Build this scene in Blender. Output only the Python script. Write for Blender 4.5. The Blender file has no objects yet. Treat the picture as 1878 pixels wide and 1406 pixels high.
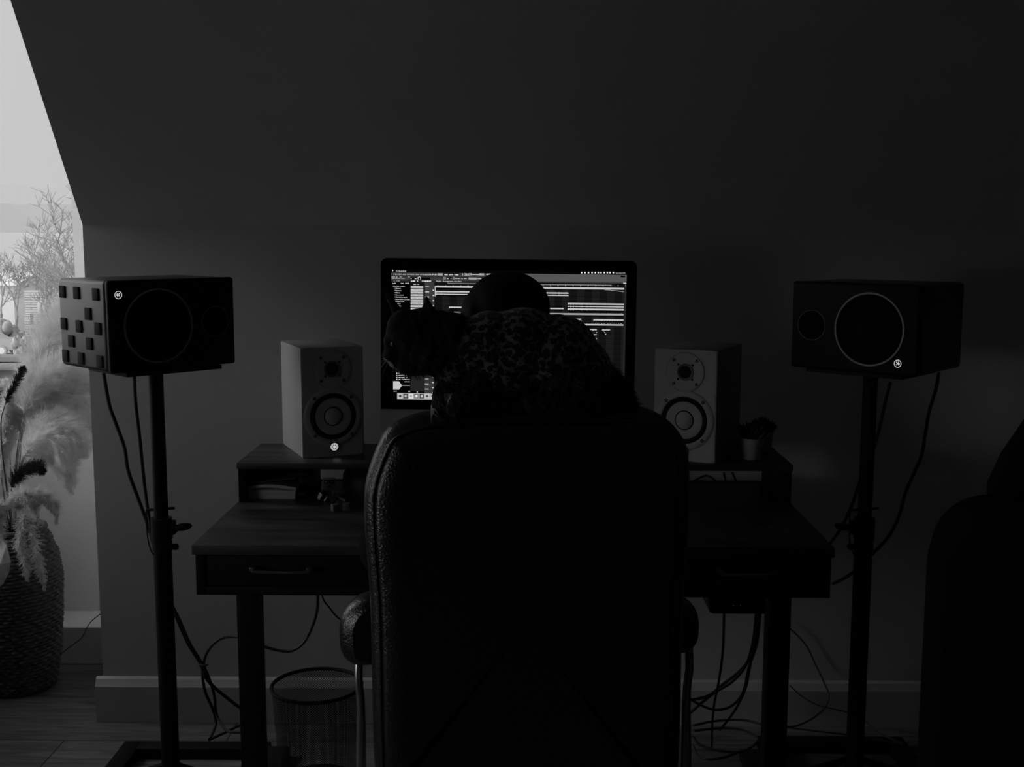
import bpy, bmesh, math, random
from mathutils import Vector, Matrix, Euler

C = bpy.context.scene.collection
SC = bpy.context.scene
rnd = random.Random(7)
PI = math.pi
R_ = math.radians

# ------------------------------------------------------------------ camera
F_PX, PITCH, YAW, ROLL, CAM_H = 2111.97, 0.1295, -0.0111, 0.0018, 1.4346
cd = bpy.data.cameras.new('camera')
cam = bpy.data.objects.new('camera', cd)
C.objects.link(cam)
SC.camera = cam
cd.sensor_fit = 'HORIZONTAL'
cd.sensor_width = 36.0
cd.lens = F_PX / 1878.0 * 36.0
cd.clip_start = 0.02
cd.clip_end = 900


def cam_basis():
    cp, sp, cy, sy = math.cos(PITCH), math.sin(PITCH), math.cos(YAW), math.sin(YAW)
    f = Vector((sy * cp, cy * cp, -sp))
    r = Vector((cy, -sy, 0))
    u = r.cross(f)
    c, s = math.cos(ROLL), math.sin(ROLL)
    return c * r + s * u, -s * r + c * u, f


CR, CU, CF = cam_basis()
M3 = Matrix((CR, CU, -CF)).transposed()
cam.matrix_world = Matrix.Translation((0, 0, CAM_H)) @ M3.to_4x4()


def at(px, py, Y):
    """point of the room at depth Y that the photo shows at (px, py)"""
    d = CF + CR * ((px - 939) / F_PX) - CU * ((py - 703) / F_PX)
    return d * (Y / d.y) + Vector((0, 0, CAM_H))


def atz(px, py, z):
    d = CF + CR * ((px - 939) / F_PX) - CU * ((py - 703) / F_PX)
    return d * ((z - CAM_H) / d.z) + Vector((0, 0, CAM_H))


# ------------------------------------------------------------------ colour management
SC.view_settings.view_transform = 'Standard'
SC.view_settings.look = 'None'
SC.view_settings.exposure = 0.0
SC.view_settings.gamma = 1.0
SC.view_settings.use_curve_mapping = False
try:
    SC.cycles.use_denoising = True
    SC.cycles.sample_clamp_indirect = 4.0
    SC.cycles.max_bounces = 12
    SC.cycles.diffuse_bounces = 6
    SC.cycles.transparent_max_bounces = 24
    SC.cycles.caustics_reflective = False
    SC.cycles.caustics_refractive = False
except Exception:
    pass

# ------------------------------------------------------------------ world: hazy overcast sky, plus a bright lobe added at left to light the room
W = bpy.data.worlds.new('sky')
SC.world = W
W.use_nodes = True
nt = W.node_tree
nt.nodes.clear()
wo = nt.nodes.new('ShaderNodeOutputWorld')
bg = nt.nodes.new('ShaderNodeBackground')
tc = nt.nodes.new('ShaderNodeTexCoord')
SKY_BASE = 0.6
LEFT_SKY_FILL = 6.6
dt = nt.nodes.new('ShaderNodeVectorMath'); dt.operation = 'DOT_PRODUCT'
gd = Vector((-0.93, -0.12, 0.40)).normalized()
dt.inputs[1].default_value = gd
nt.links.new(tc.outputs['Generated'], dt.inputs[0])
mx = nt.nodes.new('ShaderNodeMath'); mx.operation = 'MAXIMUM'; mx.inputs[1].default_value = 0
nt.links.new(dt.outputs['Value'], mx.inputs[0])
pw = nt.nodes.new('ShaderNodeMath'); pw.operation = 'POWER'; pw.inputs[1].default_value = 5.0
nt.links.new(mx.outputs[0], pw.inputs[0])
ml = nt.nodes.new('ShaderNodeMath'); ml.operation = 'MULTIPLY_ADD'
ml.inputs[1].default_value = LEFT_SKY_FILL; ml.inputs[2].default_value = SKY_BASE
nt.links.new(pw.outputs[0], ml.inputs[0])
bg.inputs['Color'].default_value = (1, 1, 1, 1)
nt.links.new(ml.outputs[0], bg.inputs['Strength'])
nt.links.new(bg.outputs[0], wo.inputs[0])

# sun outside: comes over the roof from behind the house, never enters these windows
sd = bpy.data.lights.new('sun', 'SUN')
sd.energy = 0.7
sd.angle = R_(6)
sun = bpy.data.objects.new('sun', sd)
C.objects.link(sun)
sun.rotation_euler = Vector((-0.35, 0.75, -0.62)).to_track_quat('-Z', 'Y').to_euler()


def portal(name, loc, direction, sx, sz):
    l = bpy.data.lights.new(name, 'AREA')
    l.shape = 'RECTANGLE'
    l.size, l.size_y = sx, sz
    l.energy = 1
    l.cycles.is_portal = True
    o = bpy.data.objects.new(name, l)
    C.objects.link(o)
    o.location = loc
    o.rotation_euler = Vector(direction).to_track_quat('-Z', 'Z').to_euler()
    return o


# room numbers ------------------------------------------------------
WALL_Y = 3.255
CREASE_Z = 1.4575
NX = at(151.5, 418, WALL_Y).x            # end of the knee wall, start of the dormer
SLOPE_TOP = (2.49, 2.50)                 # y, z where the sloped ceiling meets the flat one
LEFT_X, RIGHT_X, REAR_Y = -2.4, 2.6, -1.7
DORM_Y = 3.86                            # wall under the dormer window
SILL_Z = at(20, 668, DORM_Y - 0.045).z
portal('portal_dormer', ((LEFT_X + NX) / 2 - 0.1, DORM_Y + 0.14, 1.72), (0, -1, 0), 1.3, 1.5)
portal('portal_left', (LEFT_X - 0.14, 3.345, 1.65), (1, 0, 0), 0.97, 1.54)
portal('portal_fill', (LEFT_X - 0.14, 1.025, 1.02), (1, 0, 0), 1.15, 0.6)  # serves the unseen side window added as fill

# ------------------------------------------------------------------ helpers: materials


def lin(v):
    v = v / 255.0
    return v / 12.92 if v <= 0.04045 else ((v + 0.055) / 1.055) ** 2.4


def mat(name, a, rough=0.6, metal=0.0, bump=0.0, bscale=80.0, var=0.0, vscale=6.0, spec=0.5, coat=0.0, stretch=None, sheen=0.0):
    m = bpy.data.materials.new(name)
    m.use_nodes = True
    n = m.node_tree
    b = n.nodes['Principled BSDF']
    b.inputs['Base Color'].default_value = (a, a, a, 1)
    b.inputs['Roughness'].default_value = rough
    b.inputs['Metallic'].default_value = metal
    b.inputs['Specular IOR Level'].default_value = spec
    b.inputs['Coat Weight'].default_value = coat
    b.inputs['Sheen Weight'].default_value = sheen
    co = n.nodes.new('ShaderNodeTexCoord')
    mp = n.nodes.new('ShaderNodeMapping')
    n.links.new(co.outputs['Object'], mp.inputs[0])
    if stretch:
        mp.inputs['Scale'].default_value = stretch
    no = n.nodes.new('ShaderNodeTexNoise')
    no.inputs['Scale'].default_value = vscale
    no.inputs['Detail'].default_value = 6
    n.links.new(mp.outputs[0], no.inputs['Vector'])
    rp = n.nodes.new('ShaderNodeValToRGB')
    lo, hi = a * (1 - max(var, 0.03)), a * (1 + max(var, 0.03))
    rp.color_ramp.elements[0].position = 0.3
    rp.color_ramp.elements[1].position = 0.7
    rp.color_ramp.elements[0].color = (lo, lo, lo, 1)
    rp.color_ramp.elements[1].color = (min(hi, 1), min(hi, 1), min(hi, 1), 1)
    n.links.new(no.outputs['Fac'], rp.inputs[0])
    n.links.new(rp.outputs[0], b.inputs['Base Color'])
    if bump:
        n2 = n.nodes.new('ShaderNodeTexNoise')
        n2.inputs['Scale'].default_value = bscale
        n2.inputs['Detail'].default_value = 3
        n.links.new(mp.outputs[0], n2.inputs['Vector'])
        bp = n.nodes.new('ShaderNodeBump')
        bp.inputs['Strength'].default_value = bump
        bp.inputs['Distance'].default_value = 0.002
        n.links.new(n2.outputs['Fac'], bp.inputs['Height'])
        n.links.new(bp.outputs[0], b.inputs['Normal'])
    return m


def emis(name, v):
    m = bpy.data.materials.new(name)
    m.use_nodes = True
    n = m.node_tree
    n.nodes.clear()
    o = n.nodes.new('ShaderNodeOutputMaterial')
    e = n.nodes.new('ShaderNodeEmission')
    e.inputs['Color'].default_value = (1, 1, 1, 1)
    e.inputs['Strength'].default_value = lin(v)
    n.links.new(e.outputs[0], o.inputs[0])
    return m


def glass_mat(name):
    m = bpy.data.materials.new(name)
    m.use_nodes = True
    n = m.node_tree
    n.nodes.clear()
    o = n.nodes.new('ShaderNodeOutputMaterial')
    t = n.nodes.new('ShaderNodeBsdfTransparent')
    t.inputs[0].default_value = (0.98, 0.98, 0.98, 1)
    g = n.nodes.new('ShaderNodeBsdfGlossy')
    g.inputs['Roughness'].default_value = 0.02
    lw = n.nodes.new('ShaderNodeFresnel')
    lw.inputs[0].default_value = 1.25
    mi = n.nodes.new('ShaderNodeMixShader')
    n.links.new(lw.outputs[0], mi.inputs[0])
    n.links.new(t.outputs[0], mi.inputs[1])
    n.links.new(g.outputs[0], mi.inputs[2])
    n.links.new(mi.outputs[0], o.inputs[0])
    return m


def translucent_mat(name, a, tr=0.5):
    m = mat(name, a, 0.9, var=0.4, vscale=45, spec=0.1)
    n = m.node_tree
    b = n.nodes['Principled BSDF']
    o = [x for x in n.nodes if x.type == 'OUTPUT_MATERIAL'][0]
    t = n.nodes.new('ShaderNodeBsdfTranslucent')
    t.inputs[0].default_value = (a, a, a, 1)
    mi = n.nodes.new('ShaderNodeMixShader')
    mi.inputs[0].default_value = tr
    n.links.new(b.outputs[0], mi.inputs[1])
    n.links.new(t.outputs[0], mi.inputs[2])
    n.links.new(mi.outputs[0], o.inputs[0])
    return m


def wood_floor_mat():
    m = bpy.data.materials.new('floor_boards')
    m.use_nodes = True
    n = m.node_tree
    L = n.links.new
    b = n.nodes['Principled BSDF']
    co = n.nodes.new('ShaderNodeTexCoord')
    br = n.nodes.new('ShaderNodeTexBrick')
    br.inputs['Scale'].default_value = 1.0
    br.inputs['Brick Width'].default_value = 1.25
    br.inputs['Row Height'].default_value = 0.5
    br.inputs['Mortar Size'].default_value = 0.0022
    br.inputs['Mortar Smooth'].default_value = 0.1
    br.inputs['Color1'].default_value = (0.16, 0.16, 0.16, 1)
    br.inputs['Color2'].default_value = (0.25, 0.25, 0.25, 1)
    br.inputs['Mortar'].default_value = (0.02, 0.02, 0.02, 1)
    br.offset = 0.37
    mp0 = n.nodes.new('ShaderNodeMapping')
    mp0.inputs['Location'].default_value = (0.846, 0.39, 0)
    L(co.outputs['Object'], mp0.inputs[0])
    L(mp0.outputs[0], br.inputs['Vector'])
    mp = n.nodes.new('ShaderNodeMapping')
    mp.inputs['Scale'].default_value = (1.6, 16, 1)
    L(co.outputs['Object'], mp.inputs[0])
    no = n.nodes.new('ShaderNodeTexNoise')
    no.inputs['Scale'].default_value = 2.2
    no.inputs['Detail'].default_value = 9
    no.inputs['Roughness'].default_value = 0.62
    no.inputs['Distortion'].default_value = 1.2
    L(mp.outputs[0], no.inputs['Vector'])
    rp = n.nodes.new('ShaderNodeValToRGB')
    rp.color_ramp.elements[0].position = 0.3
    rp.color_ramp.elements[1].position = 0.68
    rp.color_ramp.elements[0].color = (0.30, 0.30, 0.30, 1)
    rp.color_ramp.elements[1].color = (1.25, 1.25, 1.25, 1)
    L(no.outputs['Fac'], rp.inputs[0])
    mu = n.nodes.new('ShaderNodeMix')
    mu.data_type = 'RGBA'; mu.blend_type = 'MULTIPLY'
    mu.inputs[0].default_value = 1
    L(br.outputs['Color'], mu.inputs[6]); L(rp.outputs[0], mu.inputs[7])
    L(mu.outputs[2], b.inputs['Base Color'])
    b.inputs['Roughness'].default_value = 0.5
    b.inputs['Specular IOR Level'].default_value = 0.35
    bp = n.nodes.new('ShaderNodeBump')
    bp.inputs['Strength'].default_value = 0.25
    bp.inputs['Distance'].default_value = 0.002
    L(no.outputs['Fac'], bp.inputs['Height'])
    L(bp.outputs[0], b.inputs['Normal'])
    return m


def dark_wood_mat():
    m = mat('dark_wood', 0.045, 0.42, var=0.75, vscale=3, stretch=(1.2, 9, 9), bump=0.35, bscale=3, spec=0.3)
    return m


def leopard_mat():
    m = bpy.data.materials.new('leopard_cloth')
    m.use_nodes = True
    n = m.node_tree
    L = n.links.new
    b = n.nodes['Principled BSDF']
    co = n.nodes.new('ShaderNodeTexCoord')
    no = n.nodes.new('ShaderNodeTexNoise')
    no.inputs['Scale'].default_value = 120
    L(co.outputs['Object'], no.inputs['Vector'])
    ad = n.nodes.new('ShaderNodeMix')
    ad.data_type = 'RGBA'; ad.blend_type = 'LINEAR_LIGHT'
    ad.inputs[0].default_value = 0.006
    L(co.outputs['Object'], ad.inputs[6]); L(no.outputs['Color'], ad.inputs[7])
    vo = n.nodes.new('ShaderNodeTexVoronoi')
    vo.inputs['Scale'].default_value = 105
    vo.inputs['Randomness'].default_value = 0.85
    L(ad.outputs[2], vo.inputs['Vector'])
    rp = n.nodes.new('ShaderNodeValToRGB')
    e = rp.color_ramp.elements
    e[0].position = 0.0; e[0].color = (0.09, 0.09, 0.09, 1)
    e[1].position = 1.0; e[1].color = (0.28, 0.28, 0.28, 1)
    for p, v in ((0.14, 0.05), (0.22, 0.008), (0.54, 0.008), (0.64, 0.20)):
        k = e.new(p); k.color = (v, v, v, 1)
    L(vo.outputs['Distance'], rp.inputs[0])
    L(rp.outputs[0], b.inputs['Base Color'])
    b.inputs['Roughness'].default_value = 0.9
    b.inputs['Sheen Weight'].default_value = 0.15
    return m


def fur_mat(name, a, hi):
    m = bpy.data.materials.new(name)
    m.use_nodes = True
    n = m.node_tree
    L = n.links.new
    b = n.nodes['Principled BSDF']
    co = n.nodes.new('ShaderNodeTexCoord')
    wv = n.nodes.new('ShaderNodeTexWave')
    wv.inputs['Scale'].default_value = 16
    wv.inputs['Distortion'].default_value = 16
    wv.inputs['Detail'].default_value = 3
    L(co.outputs['Object'], wv.inputs['Vector'])
    rp = n.nodes.new('ShaderNodeValToRGB')
    rp.color_ramp.elements[0].color = (a, a, a, 1)
    rp.color_ramp.elements[1].color = (hi, hi, hi, 1)
    rp.color_ramp.elements[0].position = 0.35
    L(wv.outputs['Fac'], rp.inputs[0])
    L(rp.outputs[0], b.inputs['Base Color'])
    b.inputs['Roughness'].default_value = 0.85
    b.inputs['Specular IOR Level'].default_value = 0.2
    return m


def mesh_grid_mat(name, scale, cover):
    """perforated wire mesh: dark metal with regular holes"""
    m = bpy.data.materials.new(name)
    m.use_nodes = True
    n = m.node_tree
    L = n.links.new
    b = n.nodes['Principled BSDF']
    b.inputs['Base Color'].default_value = (0.03, 0.03, 0.03, 1)
    b.inputs['Roughness'].default_value = 0.4
    b.inputs['Metallic'].default_value = 0.4
    o = [x for x in n.nodes if x.type == 'OUTPUT_MATERIAL'][0]
    uv = n.nodes.new('ShaderNodeUVMap')
    sp = n.nodes.new('ShaderNodeSeparateXYZ')
    L(uv.outputs[0], sp.inputs[0])

    def math_(op, a, b_=None):
        k = n.nodes.new('ShaderNodeMath'); k.operation = op
        for i, v in enumerate((a, b_)):
            if v is None:
                continue
            if isinstance(v, (int, float)):
                k.inputs[i].default_value = v
            else:
                L(v, k.inputs[i])
        return k.outputs[0]
    u, v = sp.outputs[0], sp.outputs[1]
    s1 = math_('MULTIPLY', math_('ADD', u, v), scale)
    s2 = math_('MULTIPLY', math_('SUBTRACT', u, v), scale)
    f1 = math_('FRACT', s1); f2 = math_('FRACT', math_('ADD', s2, 1000.0))
    g1 = math_('LESS_THAN', f1, cover); g2 = math_('LESS_THAN', f2, cover)
    g = math_('MAXIMUM', g1, g2)
    t = n.nodes.new('ShaderNodeBsdfTransparent')
    mi = n.nodes.new('ShaderNodeMixShader')
    L(g, mi.inputs[0]); L(t.outputs[0], mi.inputs[1]); L(b.outputs[0], mi.inputs[2])
    L(mi.outputs[0], o.inputs[0])
    return m


# ------------------------------------------------------------------ helpers: mesh building
class MB:
    def __init__(s):
        s.bm = bmesh.new()
        s.mats = []
        s.uv = None

    def _merge(s, tmp, M=None, mi=0):
        if M is not None:
            bmesh.ops.transform(tmp, matrix=M, verts=tmp.verts)
        me = bpy.data.meshes.new('t')
        for f in tmp.faces:
            f.material_index = mi
        tmp.to_mesh(me)
        tmp.free()
        s.bm.from_mesh(me)
        bpy.data.meshes.remove(me)

    def box(s, c, d, bev=0.0, M=None, mi=0, seg=2, edges=None):
        t = bmesh.new()
        bmesh.ops.create_cube(t, size=1)
        bmesh.ops.scale(t, vec=Vector(d), verts=t.verts)
        if bev:
            ed = [e for e in t.edges if edges is None or edges(e)]
            bmesh.ops.bevel(t, geom=ed, offset=bev, segments=seg, affect='EDGES', profile=0.5, clamp_overlap=True)
        bmesh.ops.translate(t, vec=Vector(c), verts=t.verts)
        s._merge(t, M, mi)
        return s

    def span(s, a, b, bev=0.0, M=None, mi=0, seg=2):
        a, b = Vector(a), Vector(b)
        return s.box((a + b) / 2, [abs(x) for x in (b - a)], bev, M, mi, seg)

    def cyl(s, p0, p1, r0, r1=None, n=24, mi=0, caps=True, M=None):
        r1 = r0 if r1 is None else r1
        p0, p1 = Vector(p0), Vector(p1)
        d = p1 - p0
        t = bmesh.new()
        bmesh.ops.create_cone(t, cap_ends=caps, segments=n, radius1=r0, radius2=max(r1, 1e-5), depth=d.length)
        q = d.to_track_quat('Z', 'Y').to_matrix().to_4x4()
        X = Matrix.Translation((p0 + p1) / 2) @ q
        bmesh.ops.transform(t, matrix=X, verts=t.verts)
        s._merge(t, M, mi)
        return s

    def ball(s, c, r, M=None, mi=0, n=3, rot=None):
        if not hasattr(r, '__len__'):
            r = (r, r, r)
        t = bmesh.new()
        bmesh.ops.create_icosphere(t, subdivisions=n, radius=1)
        X = Matrix.Translation(Vector(c))
        if rot is not None:
            X = X @ Euler(rot).to_matrix().to_4x4()
        X = X @ Matrix.Diagonal((r[0], r[1], r[2], 1))
        bmesh.ops.transform(t, matrix=X, verts=t.verts)
        s._merge(t, M, mi)
        return s

    def raw(s, verts, faces, M=None, mi=0, uvs=None):
        vs = [s.bm.verts.new(M @ Vector(v) if M is not None else Vector(v)) for v in verts]
        for f in faces:
            try:
                fc = s.bm.faces.new([vs[i] for i in f])
                fc.material_index = mi
                if uvs:
                    lay = s.bm.loops.layers.uv.verify()
                    for lp, i in zip(fc.loops, f):
                        lp[lay].uv = uvs[i]
            except ValueError:
                pass
        return s

    def prism(s, poly, axis, a, b, M=None, mi=0):
        """poly: 2D points in the two other axes, extruded a..b along axis"""
        def P(p, t):
            if axis == 'x':
                return (t, p[0], p[1])
            if axis == 'y':
                return (p[0], t, p[1])
            return (p[0], p[1], t)
        n = len(poly)
        vs = [P(p, a) for p in poly] + [P(p, b) for p in poly]
        fs = [tuple(range(n))[::-1], tuple(range(n, 2 * n))]
        fs += [(i, (i + 1) % n, n + (i + 1) % n, n + i) for i in range(n)]
        return s.raw(vs, fs, M, mi)

    def lathe(s, prof, n=48, M=None, mi=0, mod=None, uvscale=None):
        """prof: (r, z) pairs about local z"""
        vs, fs, uv = [], [], []
        for j, (r, z) in enumerate(prof):
            for i in range(n + 1 if uvscale else n):
                a = 2 * PI * i / n
                rr = r + (mod(a, j, z) if mod else 0)
                vs.append((rr * math.cos(a), rr * math.sin(a), z))
                if uvscale:
                    uv.append((a * uvscale, j and sum(math.dist(prof[k], prof[k - 1]) for k in range(1, j + 1)) or 0))
        w = n + 1 if uvscale else n
        for j in range(len(prof) - 1):
            for i in range(n):
                i2 = (i + 1) if uvscale else (i + 1) % n
                fs.append((j * w + i, j * w + i2, (j + 1) * w + i2, (j + 1) * w + i))
        return s.raw(vs, fs, M, mi, uv if uvscale else None)

    def tube(s, pts, r, n=8, mi=0, M=None, taper=None):
        pts = [Vector(p) for p in pts]
        vs, fs = [], []
        up = None
        for i, p in enumerate(pts):
            t = (pts[min(i + 1, len(pts) - 1)] - pts[max(i - 1, 0)])
            if t.length < 1e-9:
                t = Vector((0, 0, 1))
            t.normalize()
            if up is None:
                up = t.orthogonal().normalized()
            up = (up - t * up.dot(t))
            if up.length < 1e-6:
                up = t.orthogonal()
            up.normalize()
            sd_ = t.cross(up)
            rr = r * (taper(i / (len(pts) - 1)) if taper else 1)
            for k in range(n):
                a = 2 * PI * k / n
                vs.append(p + up * (rr * math.cos(a)) + sd_ * (rr * math.sin(a)))
        m = len(pts)
        for i in range(m - 1):
            for k in range(n):
                fs.append((i * n + k, i * n + (k + 1) % n, (i + 1) * n + (k + 1) % n, (i + 1) * n + k))
        fs.append(tuple(range(n))[::-1])
        fs.append(tuple((m - 1) * n + k for k in range(n)))
        return s.raw(vs, fs, M, mi)

    def loft(s, rings, mi=0, M=None):
        n = len(rings[0])
        vs = [p for r in rings for p in r]
        fs = []
        for j in range(len(rings) - 1):
            for i in range(n):
                fs.append((j * n + i, j * n + (i + 1) % n, (j + 1) * n + (i + 1) % n, (j + 1) * n + i))
        fs.append(tuple(range(n))[::-1])
        fs.append(tuple((len(rings) - 1) * n + i for i in range(n)))
        return s.raw(vs, fs, M, mi)

    def build(s, name, mats, parent=None, smooth=40, loc=None):
        me = bpy.data.meshes.new(name)
        bmesh.ops.recalc_face_normals(s.bm, faces=s.bm.faces)
        s.bm.to_mesh(me)
        s.bm.free()
        if not isinstance(mats, (list, tuple)):
            mats = [mats]
        for m in mats:
            me.materials.append(m)
        if smooth:
            me.shade_smooth()
            me.set_sharp_from_angle(angle=R_(smooth))
        for p_ in me.polygons:
            if len(p_.vertices) > 8:
                p_.use_smooth = False
        o = bpy.data.objects.new(name, me)
        C.objects.link(o)
        if parent is not None:
            o.parent = parent
        if loc is not None:
            o.location = loc
        return o


def thing(name, label, cat, loc=(0, 0, 0), rz=0.0, group=None, ry=0.0):
    o = bpy.data.objects.new(name, None)
    o.empty_display_size = 0.05
    C.objects.link(o)
    o.location = loc
    o.rotation_euler = (0, ry, rz)
    o['label'] = label
    o['category'] = cat
    if group:
        o['group'] = group
    return o


def tag(o, label, cat, group=None, kind=None):
    o['label'] = label
    o['category'] = cat
    if group:
        o['group'] = group
    if kind:
        o['kind'] = kind
    return o


def struct(o, label=None):
    if o.parent is None:
        o['kind'] = 'structure'
    if label:
        o['label'] = label
    return o


def smooth_path(pts, k=8):
    pts = [Vector(p) for p in pts]
    P = [pts[0] * 2 - pts[1]] + pts + [pts[-1] * 2 - pts[-2]]
    out = []
    for i in range(1, len(P) - 2):
        for j in range(k):
            t = j / k
            a, b, c, d = P[i - 1], P[i], P[i + 1], P[i + 2]
            out.append(0.5 * ((2 * b) + (c - a) * t + (2 * a - 5 * b + 4 * c - d) * t * t + (3 * b - a - 3 * c + d) * t ** 3))
    out.append(pts[-1])
    return out


def remesh(mb, voxel, smooth_it=4, fac=0.5):
    """fuse overlapping closed shapes of mb into one continuous surface"""
    me = bpy.data.meshes.new('t')
    bmesh.ops.recalc_face_normals(mb.bm, faces=mb.bm.faces)
    mb.bm.to_mesh(me)
    mb.bm.free()
    o = bpy.data.objects.new('t', me)
    C.objects.link(o)
    r = o.modifiers.new('r', 'REMESH'); r.mode = 'VOXEL'; r.voxel_size = voxel; r.adaptivity = 0
    if smooth_it:
        q = o.modifiers.new('s', 'SMOOTH'); q.iterations = smooth_it; q.factor = fac
    dg = bpy.context.evaluated_depsgraph_get()
    dg.update()
    ev = o.evaluated_get(dg)
    nm = bpy.data.meshes.new_from_object(ev)
    bpy.data.objects.remove(o)
    bpy.data.meshes.remove(me)
    nm.shade_smooth()
    return nm


def obj_from_mesh(name, me, mats, parent=None):
    me.materials.clear()
    for m in (mats if isinstance(mats, (list, tuple)) else [mats]):
        me.materials.append(m)
    o = bpy.data.objects.new(name, me)
    me.name = name
    C.objects.link(o)
    if parent:
        o.parent = parent
    return o


def limb(mb, pts):
    """pts: (x,y,z,r) joints -> chain of tapered capsules"""
    for i, (x, y, z, r) in enumerate(pts):
        mb.ball((x, y, z), r, n=2)
        if i:
            a = pts[i - 1]
            if (Vector((x, y, z)) - Vector(a[:3])).length > 1e-4:
                mb.cyl(a[:3], (x, y, z), a[3], r, n=16)


# ------------------------------------------------------------------ materials
M_wall = mat('wall_paint', 0.68, 0.9, bump=0.15, bscale=220, spec=0.2)
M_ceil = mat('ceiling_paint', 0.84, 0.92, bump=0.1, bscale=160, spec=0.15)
M_rear = mat('rear_dark_paint', 0.25, 0.9)
M_trim = mat('trim_gloss_paint', 0.62, 0.45, spec=0.4)
M_floor = wood_floor_mat()
M_glass = glass_mat('window_glass')
M_plastic = mat('black_plastic', 0.007, 0.5, spec=0.3)
M_matte = mat('black_powder_coat', 0.006, 0.7, bump=0.1, bscale=500, spec=0.2)
M_rubber = mat('black_rubber', 0.010, 0.8, spec=0.2)
M_cable = mat('cable_rubber', 0.010, 0.6)
M_cable_grey = mat('grey_cable', 0.10, 0.6)
M_cab = mat('speaker_vinyl', 0.028, 0.38, bump=0.3, bscale=900, spec=0.5)
M_baffle = mat('baffle_metal', 0.006, 0.55, spec=0.15)
M_bezel = mat('baffle_edge', 0.05, 0.4)
M_ringgrey = mat('ring_grey', 0.30, 0.45)
M_cone = mat('dark_cone', 0.004, 0.85, spec=0.1)
M_led = emis('led_light', 205)
M_leddim = emis('led_dim', 60)
M_white_cab = mat('white_cabinet', 0.27, 0.5, bump=0.05, bscale=300)
M_white_front = mat('white_baffle', 0.42, 0.5)
M_white_cone = mat('white_cone', 0.42, 0.55)
M_grille = mat('tweeter_grille', 0.05, 0.5, metal=0.4)
M_wood = dark_wood_mat()
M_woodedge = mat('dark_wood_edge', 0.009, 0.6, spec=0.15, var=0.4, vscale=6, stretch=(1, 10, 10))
M_steel = mat('black_steel', 0.008, 0.6, spec=0.25)
M_handle = mat('handle_metal', 0.22, 0.3, metal=0.9)
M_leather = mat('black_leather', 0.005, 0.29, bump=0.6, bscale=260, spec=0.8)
M_chrome = mat('arm_metal', 0.35, 0.3, metal=0.9)
M_alu = mat('aluminium', 0.5, 0.4, metal=0.2)
M_blackglass = mat('black_glass', 0.003, 0.12, spec=0.3)
M_paper = mat('paper', 0.65, 0.85, var=0.1)
M_pot = mat('white_ceramic', 0.42, 0.4)
M_leaf = mat('dark_succulent', 0.02, 0.6, var=0.3)
M_soil = mat('soil', 0.01, 0.95)
M_toy = mat('toy_dark_wood', 0.035, 0.5, var=0.3, vscale=40)
M_toylight = mat('toy_light_face', 0.10, 0.5)
M_basket = mat('seagrass_weave', 0.075, 0.7, var=0.45, vscale=60)
M_pampas = translucent_mat('pampas_fluff', 0.92, 0.5)
M_darkgrass = translucent_mat('dark_dried_grass', 0.03, 0.3)
M_curly = translucent_mat('curly_dried_heads', 0.80, 0.4)
M_stem = mat('dry_stem', 0.30, 0.7)
M_skin = mat('skin', 0.30, 0.55)
M_hair = mat('dark_hair', 0.004, 0.7, bump=0.6, bscale=200, stretch=(1, 1, 0.1), spec=0.12)
M_shirt = mat('dark_shirt', 0.006, 0.95, spec=0.1)
M_trouser = mat('dark_trousers', 0.02, 0.9)
M_fur = fur_mat('tabby_fur', 0.010, 0.030)
M_furpale_rim = fur_mat('pale_fur_rimlight', 0.35, 0.6)
M_whisker = mat('whisker', 0.8, 0.5)
M_eye = mat('cat_eye', 0.015, 0.3, spec=0.4)
M_leo = leopard_mat()
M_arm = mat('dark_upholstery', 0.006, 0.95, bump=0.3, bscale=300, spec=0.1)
M_mesh = mesh_grid_mat('wire_mesh', 150.0, 0.30)

# ================================================================== SETTING
T = 0.12
MB().span((LEFT_X - T, REAR_Y - T, -0.1), (RIGHT_X + T, DORM_Y + 0.3, 0)).build('floor', M_floor, smooth=0)['kind'] = 'structure'
struct(MB().span((NX, WALL_Y, 0), (RIGHT_X + T, WALL_Y + T, CREASE_Z + 0.02)).build('wall_back', M_wall, smooth=0))
# sloped and flat ceiling in one shell
sy, sz = SLOPE_TOP
n_ = Vector((0, sz - CREASE_Z, WALL_Y - sy)).normalized() * 0.12
poly = [(WALL_Y, CREASE_Z), (sy, sz), (sy, sz + 0.12), (WALL_Y + 0.14, CREASE_Z + 0.02)]
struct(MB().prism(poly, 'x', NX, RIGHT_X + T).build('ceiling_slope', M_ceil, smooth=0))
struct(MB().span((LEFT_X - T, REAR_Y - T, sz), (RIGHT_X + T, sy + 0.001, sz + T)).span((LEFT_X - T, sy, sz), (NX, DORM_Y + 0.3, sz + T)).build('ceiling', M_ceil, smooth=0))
# dormer cheek, closes the end of the slope
poly = [(WALL_Y + 0.001, 0), (DORM_Y + 0.3, 0), (DORM_Y + 0.3, sz), (sy + 0.1, sz), (WALL_Y + 0.001, CREASE_Z + 0.17)]
poly = [(WALL_Y + 0.13, 0.0), (DORM_Y + 0.25, 0.0), (DORM_Y + 0.25, sz), (sy + 0.02, sz + 0.01), (WALL_Y + 0.13, CREASE_Z + 0.02)]
struct(MB().prism(poly, 'x', NX + 0.001, NX + 0.12).build('wall_dormer', M_wall, smooth=0))
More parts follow.
